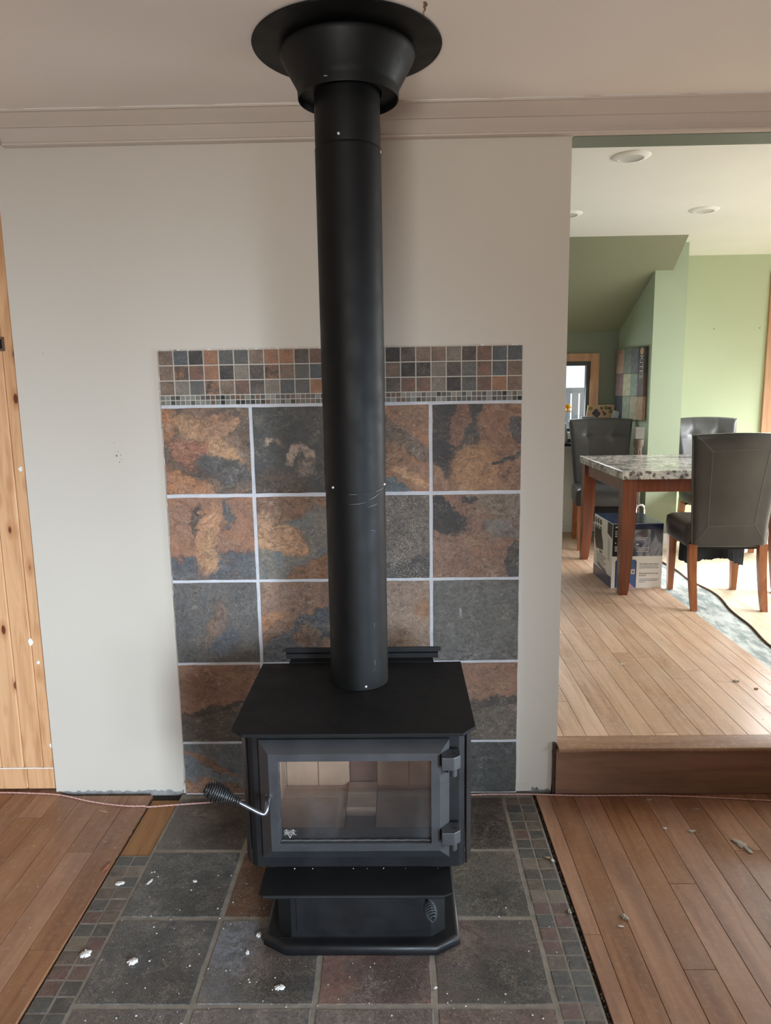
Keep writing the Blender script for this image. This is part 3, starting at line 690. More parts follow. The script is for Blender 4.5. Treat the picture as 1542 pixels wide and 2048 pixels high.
# rough thinset crumbs along the panel's top edge
m = MB()
for k in range(34):
    x_ = rnd.uniform(-.004, 1.24) if k > 6 else rnd.uniform(-.006, .06); s_ = rnd.uniform(.0015, .005)
    m.box(x_, x_+s_*2, .002, .0117, 1.640, 1.6425+s_*.5)
for k in range(14):
    z_ = rnd.uniform(.7, 1.64); m.box(-.0035, .0005, .003, .0117, z_, z_+rnd.uniform(.003, .02))
tag(m.build('thinset_crumbs', M_white, bs), kind='stuff')

# ------------------------------------------------------------------ hearth
he = thing('tile_hearth', 'dark slate-look tiled hearth set flush in the laminate floor under the stove', 'hearth', (.6, -.6, 0))
he.location = (0, 0, 0)
MB().prism([(-.018, .010), (1.300, .010), (1.300, HY), (-.118, HY), (-.118, -.362), (-.018, -.362)], -.0119, -.0012, 'z').build('grout_bed', M_grout_f, he)
hx = [(-.0085, .282), (.293, .586), (.597, .885), (.896, 1.184)]
hy = [(-.024, -.336), (-.348, -.649), (-.661, -.955), (-.966, -1.268), (-1.279, -1.58)]
FB = {(0,0): ((86,76,66),(70,62,56)), (0,1): ((80,70,62),(66,60,54)), (0,2): ((80,70,62),(66,60,54)), (0,3): ((74,64,55),(62,54,48)),
 (1,0): ((62,64,62),(76,76,72)), (1,1): ((104,68,42),(80,54,38)), (1,2): ((84,66,56),(66,56,50)), (1,3): ((84,76,64),(66,66,62)),
 (2,0): ((66,66,64),(78,74,70)), (2,1): ((92,90,90),(76,70,64)), (2,2): ((116,80,68),(94,76,70)), (2,3): ((88,74,66),(60,60,58)),
 (3,0): ((92,80,72),(74,72,70)), (3,1): ((88,80,74),(100,90,84)), (3,2): ((100,88,80),(84,72,66)), (3,3): ((100,78,68),(86,72,66))}
for j, (ya, yb) in enumerate(hy):
    for i, (xa, xb) in enumerate(hx):
        a, b = FB.get((j, i), ((84, 74, 66), (68, 64, 60)))
        bl = [(.3, .3, .35, .2, 30, tuple(int(v*1.12) for v in a), .7), (.7, .75, .3, .3, 0, tuple(int(v*.85) for v in b), .7)]
        if (j, i) == (2, 1): bl += [(.25, .3, .25, .3, 40, (112, 114, 120), .6), (.6, .4, .3, .25, 0, (84, 70, 62), .6)]
        if (j, i) == (2, 3): bl += [(.15, .15, .3, .3, 0, (104, 80, 70), .7)]
        mt = slate('slate_floor_%d%d' % (j, i), a, b, bl, seed=40+j*4+i, warp=.14, rough=.42, plane='xy', lineamt=.3, speck=.35, mott=.6)
        stone('tile', xb-xa, ya-yb, .009, mt, he, ((xa+xb)/2, (ya+yb)/2, rnd.uniform(-.0004, .0004)), ax='xy', ch=.0018, jit=.003, seed=70+j*4+i)
fp = dict(b=((78,66,56),(92,78,66)), k=((56,56,54),(66,64,62)), g=((72,74,70),(60,62,60)), r=((98,66,58),(82,62,56)), t=((112,96,78),(94,84,70)), d=((64,54,48),(74,66,60)))
FM = {k: slate('slate_border_'+k, a, b, [], seed=ord(k)+3, warp=.22, tile=.12, plane='xy', lineamt=.3, rough=.42) for k, (a, b) in fp.items()}
for k in FM: rand_off(FM[k])
bc = {}
def border(x, y, k):
    if k not in bc: o = stone('mosaic_tile', .0472, .0472, .008, FM[k], he, (0, 0, 0), ax='xy', ch=.0012); bc[k] = o
    else: o = bc[k].copy(); C.objects.link(o)
    o.location = (x, y, rnd.uniform(-.001, .0003)); o.rotation_euler = (0, 0, rnd.uniform(-.008, .008))
rr_ = ['bb', 'kg', 'gb', 'db', 'rk', 'kb', 'gk', 'tb', 'dd', 'bg', 'tt', 'rr', 'gr', 'rd', 'rk', 'bk', 'kg', 'kg', 'rb', 'gd', 'bk', 'kd', 'rg', 'gb', 'dk', 'kb', 'bd', 'gg', 'kb', 'bb']
for j, ab in enumerate(rr_):
    y = -.0505-.0513*j-.0
    if y < HY+.02: break
    border(1.2190, y, ab[0]); border(1.2710, y, ab[1])
lr_ = ['gg', 'bt', 'tg', 'bb', 'gb', 'rb', 'gk', 'tr', 'bb', 'rr', 'rk', 'gk', 'kg', 'kb', 'bb', 'gd', 'kb', 'rd', 'bg', 'kd', 'gb', 'dk', 'bb', 'kg']
for j, ab in enumerate(lr_):
    y = -.392-.0513*j
    if y < HY+.02: break
    border(-.0920, y, ab[0]); border(-.0400, y, ab[1])
# dark crumbly gaps along the hearth
for (x_, n_, lab) in ((1.3055, 260, 0), (-.1205, 160, 1)):
    m = MB()
    for k in range(n_):
        y = rnd.uniform(-1.55, -.03 if not lab else -.02); s_ = rnd.uniform(.0008, .0022); xx = x_+rnd.uniform(-.0028, .0028)
        m.box(xx-s_, xx+s_, y-s_, y+s_, -.006, -.004+s_*1.3)
    o = m.build('grout_crumbs', paint('crumb_dark' , (58, 48, 40), .95, .5, 90) if not lab else bpy.data.materials['crumb_dark'], he); o['kind'] = 'stuff'

# ------------------------------------------------------------------ wood stove
SX = .692
st = thing('wood_stove', 'black freestanding wood stove with glass door on the slate hearth', 'stove', (SX, -.55, 0))
st.location = (0, 0, 0)
MB().prism([(.376, -.322), (.376, -.775), (.409, -.811), (.971, -.811), (1.006, -.772), (1.006, -.318)], .636, .644, 'z', .0012).build('top_plate', M_top, st)
# rear heat deflector
m = MB()
pr = [(-.284, .644), (-.284, .660), (-.292, .668), (-.292, .6845), (-.289, .6845), (-.289, .670), (-.2805, .661), (-.2805, .644)]
m.rings([[(x_, p[0], p[1]) for p in pr] for x_ in (.445, .936)], True, True); m.box(.46, .92, -.32, -.28, .56, .6455)
m.prism([(.437, .672), (.944, .672), (.944, .684), (.934, .6845), (.445, .6845), (.437, .680)], -.297, -.293, 'y')
m.build('rear_shield', M_stove, st)
# firebox shell, front plate with door opening
fx0, fx1, fz0, fz1, yf = .412, .979, .250, .636, -.775
m = MB()
hx0, hx1, hz0, hz1 = .470, .914, .315, .596
m.box(fx0+.016, hx0, yf, yf+.008, fz0, fz1).box(hx1, fx1-.016, yf, yf+.008, fz0, fz1).box(hx0, hx1, yf, yf+.008, fz0, hz0).box(hx0, hx1, yf, yf+.008, hz1, fz1)
for s_, xa in ((1, fx0), (-1, fx1)):
    m.prism([(xa, yf+.012), (xa+s_*.016, yf), (xa+s_*.016, yf+.008), (xa+s_*.008, yf+.014)], fz0, fz1, 'z')
m.box(.425, .433, yf+.014, -.33, fz0, fz1).box(.951, .959, yf+.014, -.33, fz0, fz1).box(.425, .959, -.338, -.33, fz0, fz1).box(.433, .951, yf+.008, -.338, fz0, fz0+.006).box(.433, .951, yf+.008, -.338, .585, .60)
fbx = m.build('firebox', M_stove, st)
MB().box(.4125, .425, -.755, -.34, .256, .634).box(.959, .9715, -.755, -.34, .256, .634).build('shadow_gap', M_slit, st)
for s_, xo in ((1, .394), (-1, .997)):
    P = [(xo, -.335), (xo, -.742), (xo+s_*.0135, -.7665), (xo+s_*.0165, -.763), (xo+s_*.006, -.740), (xo+s_*.006, -.335)]
    m = MB().prism(P, .262, .636, 'z'); m.prism([(xo+s_*.0135, -.7665), (xo+s_*.0165, -.763), (xo+s_*.006, -.740), (xo+s_*.002, -.744)], .252, .262, 'z')
    m.build('side_panel', M_stove, st)
# bricks inside
def fb(x0, x1, y0, y1, z0, z1, mat=M_brick): MB().box(x0+.0008, x1-.0008, y0+.0008, y1-.0008, z0, z1, .0015).build('firebrick', mat, fbx)
ZB = .275
for x0, x1, ysn in ((.434, .649, (-.66, -.588, -.479, -.412)), (.738, .950, (-.66, -.60, -.466, -.412))):
    for a, b in zip(ysn[:-1], ysn[1:]): fb(x0, x1, a, b, .257, ZB)
fb(.649, .738, -.557, -.48, .257, ZB+.012); fb(.649, .738, -.48, -.412, .257, ZB+.012)
fb(.649, .738, -.66, -.558, .257, .262, M_brickd)
for x0, x1 in ((.434, .452), (.452, .552), (.552, .651), (.737, .837), (.837, .950)): fb(x0, x1, -.411, -.385, .257, .48)
fb(.651, .737, -.405, -.385, .257, .48, M_brickd)
for s_ in (.4335, .930):
    for a, b in ((-.72, -.60), (-.60, -.50), (-.50, -.412)): fb(s_, s_+.017, a, b, ZB, .48)
MB().box(.434, .95, -.76, -.662, .257, .292, .002).build('fire_retainer', M_stove, st)
# door
do_ = MB()
def rect(x0, x1, z0, z1, y): return [(x0, y, z0), (x1, y, z0), (x1, y, z1), (x0, y, z1)]
do_.rings([rect(.497, .889, .343, .572, -.778), rect(.446, .937, .284, .616, -.778), rect(.446, .937, .284, .616, -.785), rect(.475, .911, .322, .592, -.815), rect(.497, .889, .343, .572, -.815), rect(.497, .889, .343, .572, -.778)])
door = do_.build('stove_door', M_cast, st)
MB().box(.497, .889, -.800, -.796, .343, .572).build('glass', M_glass, door)
M_gold = blackmetal('gasket', (70, 68, 66), .8)
MB().tube([(.500+.386*k/40, -.804+.0008*math.sin(k*1.7), .3455) for k in range(41)], .0022, 6).build('gasket', M_gold, door)
MB().box(.4975, .4995, -.806, -.801, .343, .572).build('glass_clip', M_steel, door)
M_logo = NT('etched_logo').set(lin((176, 172, 166)), .6)
lg = text('logo', 'VENTIS', .0085, M_logo, (.5065, -.8008, .3625), (R(90), 0, 0), door, .0001)
m = MB().box(.505, .538, -.801, -.8006, .3705, .3711).box(.505, .538, -.801, -.8006, .3602, .3608)
m.prism([(.5165, .3602), (.5175, .3602), (.5215, .352), (.5255, .3602), (.5265, .3602), (.5215, .3498)], -.801, -.8006, 'y')
for a in (.512, .5295): m.prism([(a, .3711), (a+.001, .3711), (a-.0005, .3745), (a+.0035, .3745), (a+.0025, .3735), (a-.003, .3735)], -.801, -.8006, 'y')
m.build('logo_mark', M_logo, door)
# hinges
for z0, z1 in ((.5555, .590), (.3505, .3845)):
    m = MB().prism([(.9145, -.785), (.9145, -.836), (.946, -.836), (.963, -.822), (.963, -.785)], z0, z1, 'z', .0012)
    h = m.build('hinge', M_cast, st)
    MB().lathe([(.0001, 0), (.0085, 0), (.0095, .001), (.0095, .024), (.0001, .024)], (.9455, -.815, z0-.024), 20).build('hinge_pin', M_cast, h, 40)
    MB().lathe([(.0001, 0), (.0042, 0), (.0042, .0006), (.0001, .0006)], (.950, -.812, z1), 16).build('pin_hole', M_slit, h)
    MB().box(.925, .934, -.80, -.776, z0-.024, z0).build('hinge_leaf', M_slit, h)
def coil(p0, p1, prof, turns, rw, phase=0):
    p0, p1 = Vector(p0), Vector(p1); ax = (p1-p0); L = ax.length; ax.normalize()
    x = ax.orthogonal().normalized(); y = ax.cross(x); P = []
    N = int(turns*14)
    for k in range(N+1):
        f_ = k/N; a = 2*PI*turns*f_+phase
        g_ = f_*(len(prof)-1); i = min(int(g_), len(prof)-2); r = prof[i]+(prof[i+1]-prof[i])*(g_-i)
        P.append(p0+ax*L*f_+(x*math.cos(a)+y*math.sin(a))*r)
    return P
# door handle: steel rod bent from the latch to a black coil grip
hp = [(.472, -.818, .470), (.473, -.836, .470), (.4735, -.846, .4665), (.473, -.851, .459), (.470, -.853, .4525), (.464, -.855, .4525), (.452, -.857, .459), (.403, -.862, .4915), (.33, -.866, .528)]
dh = MB().tube(hp, .0058, 12).build('door_handle', M_steel, st, 60)
M_coil = blackmetal('black_spring_wire', (30, 30, 31), .3)
g0, g1 = (.4085, -.8615, .489), (.325, -.8665, .531)
prf = [.009, .0095, .012, .016, .021, .0245, .026, .0245, .019, .012]
m = MB().tube(coil(g0, g1, prf, 17, 0), .0019, 6); m.tube(coil(g0, g1, [r-.004 for r in prf], 9, 0, 2), .0017, 5)
m.build('coil_grip', M_coil, dh, 60)
MB().lathe([(.0001, -.014), (.0105, -.014), (.0115, 0), (.0001, 0)], n=20).build('latch_boss', M_cast, dh).matrix_local = Matrix.Translation((.472, -.806, .470)) @ Matrix.Rotation(R(90), 4, 'X')
# ash lip shelf
MB().prism([(.449, -.776), (.449, -.878), (.460, -.889), (.920, -.889), (.939, -.878), (.939, -.776)], .2445, .250, 'z', .001).box(.462, .918, -.8885, -.8855, .240, .2455).build('ash_shelf', M_top, st)
MB().box(.462, .918, -.8893, -.8889, .2452, .2470).build('shelf_edge_highlight', M_cast, st)  # paler strip colours in the highlight on the worn lip
# pedestal with ash drawer
MB().prism([(.470, -.38), (.470, -.736), (.509, -.765), (.888, -.765), (.928, -.734), (.928, -.38)], .030, .2475, 'z').build('pedestal', M_stove, st)
MB().box(.524, .873, -.7675, -.7652, .052, .232, .0008).build('ash_drawer', M_stove, st)
MB().prism([(.470, -.7655), (.928, -.7655), (.928, -.7680), (.470, -.7680)], .0295, .0312, 'z').build('lower_lip', M_stove, st)
bm = bmesh.new()
P = [(.431, -.385), (.431, -.760), (.496, -.800), (.902, -.800), (.968, -.760), (.968, -.385)]
def basering(ins, z):
    c_ = Vector((.70, -.59)); out = []
    n = len(P)
    for i in range(n):
        a, b, c = Vector(P[i-1]), Vector(P[i]), Vector(P[(i+1) % n])
        d1 = (b-a).normalized(); d2 = (c-b).normalized(); n1 = Vector((-d1.y, d1.x)); n2 = Vector((-d2.y, d2.x))
        k = (n1+n2); k = k/k.dot(n1); out.append((b.x+k.x*ins, b.y+k.y*ins, z))
    return out
m = MB().rings([basering(.004, .0005), basering(0, .004), basering(0, .020), basering(.002, .0255), basering(.007, .0292), basering(.014, .0300)], True, True)
m.build('base_plate', M_stove, st, 50)
# air control rod with small coil grip, under the shelf
ah = MB().tube([(.872, -.766, .222), (.872, -.81, .222), (.874, -.845, .221), (.884, -.905, .2145)], .0035, 8).build('air_control_rod', M_steel, st, 60)
m = MB().tube(coil((.8745, -.862, .220), (.887, -.930, .2125), [.005, .0055, .009, .0125, .0145, .015, .0145, .0125, .009, .004], 10.5, 0), .0017, 6)
m.build('coil_grip', blackmetal('dark_spring_wire', (58, 62, 66), .28), ah, 60)
# little crumbs lying on the shelf and plate
m = MB()
for k in range(7):
    x_ = rnd.uniform(.47, .93); s_ = rnd.uniform(.0006, .0018); m.box(x_, x_+s_*1.5, -.785, -.785+s_, .2501, .2501+s_)
o = m.build('crumbs', M_chip, st); o['kind'] = 'stuff'

# ------------------------------------------------------------------ stove pipe
PX, PY = .692, -.460
sp = thing('stove_pipe', 'tall matte black stove pipe rising from stove top to the ceiling', 'stove pipe', (PX, PY, .644))
def cyl(r0, r1, z0, z1): return [(r0-.002, z0), (r0, z0+.001), (r1, z1-.001), (r1-.002, z1)]
m = MB().lathe([(.0835, 0), (.0850, .001), (.0855, .56), (.0855, .578)], n=72); m.build('pipe_section', M_pipe, sp, 50)
m = MB().lathe([(.0855, .5775), (.0872, .578), (.0874, .583), (.0872, .60), (.0880, 1.25), (.0880, 1.478), (.0884, 1.484), (.0862, 1.4865)], n=72); m.build('pipe_section', M_pipe, sp, 50)
m = MB().lathe([(.0862, 1.486), (.0868, 1.49), (.0868, 1.60), (.0866, 1.605), (.0868, 1.61), (.0868, 1.70)], n=72); m.build('pipe_section', M_pipe, sp, 50)
for ang, z in ((258, 1.50), (-10, 1.475), (228, .590), (-18, .592), (285, .012), (60, 1.5), (120, .59)):
    s_ = MB().lathe([(.0001, -.001), (.0042, -.001), (.0042, .001), (.0030, .0028), (.0001, .0034)], n=12).build('screw', M_screw, sp, 40)
    rr0 = .0872 if z > .5 else .0848
    s_.matrix_local = Matrix.Rotation(R(ang), 4, 'Z') @ Matrix.Translation((rr0, 0, z)) @ Matrix.Rotation(R(90), 4, 'Y')
# scratches on the paint
M_scr = NT('paint_scratch').set(lin((150, 152, 156)), .4)
def scratch(a0, z0, a1, z1, r=.0856, w=.0006, bow=.0):
    P_ = [(r*math.cos(R(a0+(a1-a0)*k/12)), r*math.sin(R(a0+(a1-a0)*k/12)), z0+(z1-z0)*k/12-bow*math.sin(PI*k/12)) for k in range(13)]
    rad = [w*(.2+.8*math.sin(PI*k/12)) for k in range(13)]
    return MB().tube(P_, rad, 4)
for a in ((-62, .555, -36, .571, .0857, .0007, .002), (-64, .535, -42, .541, .0857, .0005, 0), (-100, .545, -66, .55, .0857, .0004, .002), (-48, .576, -22, .583, .0877, .0006, 0), (-60, .470, -48, .465, .0857, .0004, 0), (-100, .572, -82, .572, .0857, .0004, 0), (-55, .20, -54, .185, .0855, .0003, 0), (-55, .09, -54, .07, .0853, .0003, 0), (-57, .055, -56, .062, .0852, .0003, 0)):
    scratch(*a).build('scratch', M_scr, sp)

# ceiling trim plate and cone
cs = thing('ceiling_support', 'round black ceiling trim plate with flared cone around the pipe top', 'pipe collar', (PX+.004, PY, ZC))
cs.rotation_euler = (0, 0, 0)
MB().lathe([(.13, -.0135), (.235, -.0075), (.2455, -.0065), (.2465, -.0045), (.2455, -.0025), (.13, -.0025)], n=96, closed=True).build('trim_plate', M_pipe, cs, 40)
cone = MB().lathe([(.130, -.020), (.168, -.0185), (.176, -.022), (.177, -.028), (.174, -.036), (.139, -.098), (.1345, -.107), (.1330, -.113), (.1325, -.131), (.1318, -.134), (.1295, -.134), (.1290, -.112), (.130, -.10)], n=96, closed=True)
cone.build('flared_cone', M_pipe, cs, 40)
MB().lathe([(.0885, -.112), (.1275, -.112), (.1278, -.118), (.0885, -.118)], n=72, closed=True).build('inner_plate', M_pipe, cs, 40)
m = MB()
for a in range(200, 330, 9):
    if rnd.random() < .35: continue
for (a, w_) in ((102, .03), (108, .02), (96, .02), (84, .012)):
    x_, y_ = .247*math.cos(R(a)), .247*math.sin(R(a)); m.box(x_-w_, x_+w_, y_-.0008, y_+.0016, -.006, -.0008)
m.build('caulk_chip', M_white, cs)
m = MB()
for a, r_, z_ in ((248, .1335, -.120), (250, .1335, -.121), (305, .15, -.068)): 
    x_, y_ = r_*math.cos(R(a)), r_*math.sin(R(a)); m.box(x_-.002, x_+.002, y_-.001, y_+.001, z_-.001, z_+.001)
m.build('paint_nick', M_scr, cs)

# ------------------------------------------------------------------ twisted wire along the wall
cp = [(-.92, .012), (-.73, .012), (-.60, .006), (-.477, -.008), (-.344, -.053), (-.222, -.081), (-.128, -.085), (-.003, -.070), (.104, -.058), (.213, -.045), (.45, -.035), (.75, -.022), (.95, -.018), (1.067, -.016), (1.143, -.012), (1.309, -.015), (1.454, -.024), (1.6, -.0255), (1.731, -.026), (1.909, -.038), (2.155, -.064), (2.4, -.08), (2.75, -.09)]
def catmull(P, n=16):
    out = []
    for i in range(len(P)-1):
        p0, p1, p2, p3 = P[max(i-1, 0)], P[i], P[i+1], P[min(i+2, len(P)-1)]
        for k in range(n):
            t = k/n; out.append(tuple(.5*((2*b)+(-a+c)*t+(2*a-5*b+4*c-d)*t*t+(-a+3*b-3*c+d)*t**3) for a, b, c, d in zip(p0, p1, p2, p3)))
    out.append(P[-1]); return out
path = catmull(cp, 22)
cb = thing('twisted_wire', 'thin twisted pinkish wire lying along the foot of the wall', 'wire', (0, 0, 0))
for ph, cm in ((0, paint('copper_pink_wire', (196, 146, 136), .35, .05)), (PI, paint('pale_pink_wire', (214, 178, 170), .35, .05))):
    P_ = []; s_ = 0
    for i, (x_, y_) in enumerate(path):
        if i: s_ += math.hypot(x_-path[i-1][0], y_-path[i-1][1])
        z_ = .0085 if (x_ < -.124) else .0045
        a = s_*2*PI/.020+ph
        P_.append((x_, y_+.0017*math.cos(a), z_+.0017*math.sin(a)))
    MB().tube(P_, .0017, 6).build('conductor', cm, cb, 60)

# ------------------------------------------------------------------ plaster flakes and specks
def flake(x, y, z, sx, sy, rot, h, label, mat=M_chip, seed=1, group='plaster and paint flakes on the floors', name='plaster_flake', cat='plaster flake'):
    r = random.Random(seed); n = 26; h = h*.8
    rad = [(.35+.75*r.random()) if k % 2 else (.75+.35*r.random()) for k in range(n)]
    o = []
    def rg(f_, zz): return [(sx*f_*rad[k]*math.cos(2*PI*k/n), sy*f_*rad[k]*math.sin(2*PI*k/n), zz+h*.25*r.random()) for k in range(n)]
    m = MB().rings([[(p[0], p[1], .0001) for p in rg(.9, 0)], rg(1, h*.4), rg(.75, h*.85), rg(.3, h)], True, True)
    ob = m.build(name, mat, None, 30, (x, y, z)); ob.rotation_euler = (0, 0, rot)
    return tag(ob, label, cat, group)
M_chipg = paint('dusty_flake', (168, 162, 150), .9, .15, 60, .6)
FL = [(1.933, -.325, .018, .048, .45, .006, 'largest ragged grey flake at right on the brown laminate', M_chipg),
 (1.799, -.244, .016, .010, .2, .004, 'flat grey flake left of the largest flake on the right planks', M_chipg),
 (1.713, -.226, .009, .006, 0, .003, 'small pale flake on right planks, second nearest the step', M_chip),
 (1.446, -.655, .010, .016, .5, .006, 'pale flake with tail beside a thin sliver on right planks', M_chipg),
 (1.424, -.69, .010, .0035, -.2, .003, 'thin white sliver lying just below a tailed flake', M_chip),
 (1.283, -.384, .012, .006, -.6, .004, 'tan crumb on the right mosaic border of the hearth', paint('tan_flake', (170, 150, 116), .9)),
 (1.294, -.398, .006, .009, .4, .005, 'white crumb at the right edge of the mosaic border', M_chip),
 (1.294, -.63, .006, .012, .2, .006, 'grey crumb wedged in the dark gap right of the hearth', M_chipg),
 (-.05, -.792, .018, .016, .7, .008, 'large white flake on left mosaic border, nearest the viewer', M_chip),
 (.089, -.819, .014, .013, 0, .009, 'round white crumb on a dark tile right of the large border flake', M_chip),
 (.027, -.495, .006, .014, -.3, .004, 'narrow white flake on the dark tile near the left mosaic border', M_chip),
 (-.064, -.503, .014, .010, .3, .006, 'ragged white flake on the far part of the left mosaic border', M_chip),
 (.167, -.493, .008, .006, -.5, .004, 'small white crumb mid-tile, left of the stove', M_chip),
 (.41, -.722, .008, .010, .4, .007, 'white crumb touching the left front corner of the stove base', M_chip),
 (.390, -.786, .005, .010, .3, .005, 'small white crumb in front of the stove base corner', M_chip),
 (.497, -.904, .014, .010, .1, .006, 'ragged white flake on the tile in front of the stove base', M_chip),
 (.893, -.905, .005, .004, .1, .004, 'tiny white crumb right of center on the front hearth tiles', M_chip),
 (1.71, -.995, .014, .006, .1, .003, 'pale flake on right planks at the bottom edge of the view', M_chip),
 (1.72, -.05, .012, .005, .3, .003, 'thin curled flake on planks at the foot of the step', M_chipg),
 (1.87, -.11, .009, .004, -.4, .002, 'small sliver on planks near the foot of the step, far right', M_chipg)]
for i, (x_, y_, sx, sy, ro, h_, lb, mt) in enumerate(FL):
    flake(x_, y_, .0056 if x_ < -.125 else .0004, sx, sy, ro, h_, lb, mt, 11+i)
flake(2.311, .584, F2+.0004, .016, .009, 0, .010, 'white plaster chunk on the raised dining floor at the right edge', M_chip, 91)
flake(1.87, .80, F2+.0004, .016, .007, .1, .003, 'thin white flake in the middle of the raised dining floor', M_chip, 92)
flake(2.36, .50, F2+.0004, .010, .008, .1, .006, 'tan crumb beside the white chunk on the raised dining floor', paint('tan_crumb', (190, 160, 130), .9), 93)
flake(-.135, -.435, .0056, .008, .030, -.15, .004, 'splintered brown wood shred on the plank edge left of hearth', paint('wood_splinter', (150, 96, 70), .9, .3, 80), 94, name='wood_shred', cat='wood shred')
flake(-.27, -.115, .0056, .024, .0022, -.35, .0015, 'pale curved wood sliver on the left laminate planks', paint('pale_splinter', (206, 160, 124), .8), 95, name='wood_sliver', cat='wood sliver')
def specks(label, areas, n, seed, mat=M_chip):
    r = random.Random(seed); m = MB()
    for k in range(n):
        x0, x1, y0, y1, z = areas[r.randrange(len(areas))]
        x_, y_ = r.uniform(x0, x1), r.uniform(y0, y1); s_ = .0004+.0013*r.random()**3
        if .42 < x_ < .98 and y_ > -.81: continue
        m.box(x_-s_, x_+s_*1.4, y_-s_, y_+s_, z, z+s_)
    return tag(m.build('dust_specks', mat), label, 'dust', kind='stuff')
specks('tiny white plaster specks scattered over the slate hearth', [(0, 1.28, -1.2, -.35, .0006), (0, .45, -1.2, -.35, .0006), (0, 1.2, -1.2, -.8, .0006)], 420, 5)
specks('tiny plaster specks scattered over the brown laminate floor', [(-.7, -.13, -.8, -.05, .0053), (1.33, 2.2, -.8, -.03, .0003)], 160, 6, M_chipg)
specks('white dust and crumbs on the raised dining floor', [(1.42, 2.5, .1, 1.8, F2+.0003)], 300, 8)

# ------------------------------------------------------------------ dining table
tb = thing('dining_table', 'square dining table with marbled grey top and reddish wooden legs', 'table', (2.72, 2.49, F2))
t = NT('faux_marble')
v = t.obj(); n1 = t.noise(v, 7, 7, .7, .6); vo = t.n('ShaderNodeTexVoronoi'); vo.inputs['Scale'].default_value = 30
wv = t.vmath('ADD', v, t.vmath('SCALE', t.noise(v, 20, 3, col=True), scale=.03)); t.l(wv, vo.inputs['Vector'])
col = t.ramp(n1, [(.32, lin((104, 98, 94))), (.46, lin((160, 154, 148))), (.58, lin((216, 210, 200))), (.75, lin((140, 134, 128)))])
col = t.mix(t.rng(vo.outputs['Distance'], .26, .44, .8, 0), col, lin((66, 54, 48)))
M_marble = t.set(col, .16, 0, .5)
MB().box(-.53, .53, -.53, .53, .738, .792, .004).build('table_top', M_marble, tb)
m = MB().box(-.45, .45, -.485, -.465, .655, .738).box(-.45, .45, .465, .485, .655, .738).box(-.50, -.48, -.45, .45, .655, .738).box(.48, .50, -.45, .45, .655, .738)
m.build('apron', M_leg, tb)
for sx in (-1, 1):
    for sy in (-1, 1):
        def q(w, z):   # outer faces vertical, inner faces taper
            o_ = .515; i_ = .515-w
            xa, xb = sorted((sx*o_, sx*i_)); ya, yb = sorted((sy*o_, sy*i_))
            return [(xa, ya, z), (xb, ya, z), (xb, yb, z), (xa, yb, z)]
        m = MB().rings([q(.050, 0), q(.056, .03), q(.066, .14), q(.078, .30), q(.084, .45), q(.086, .738)], True, True)
        m.build('leg', M_leg, tb)

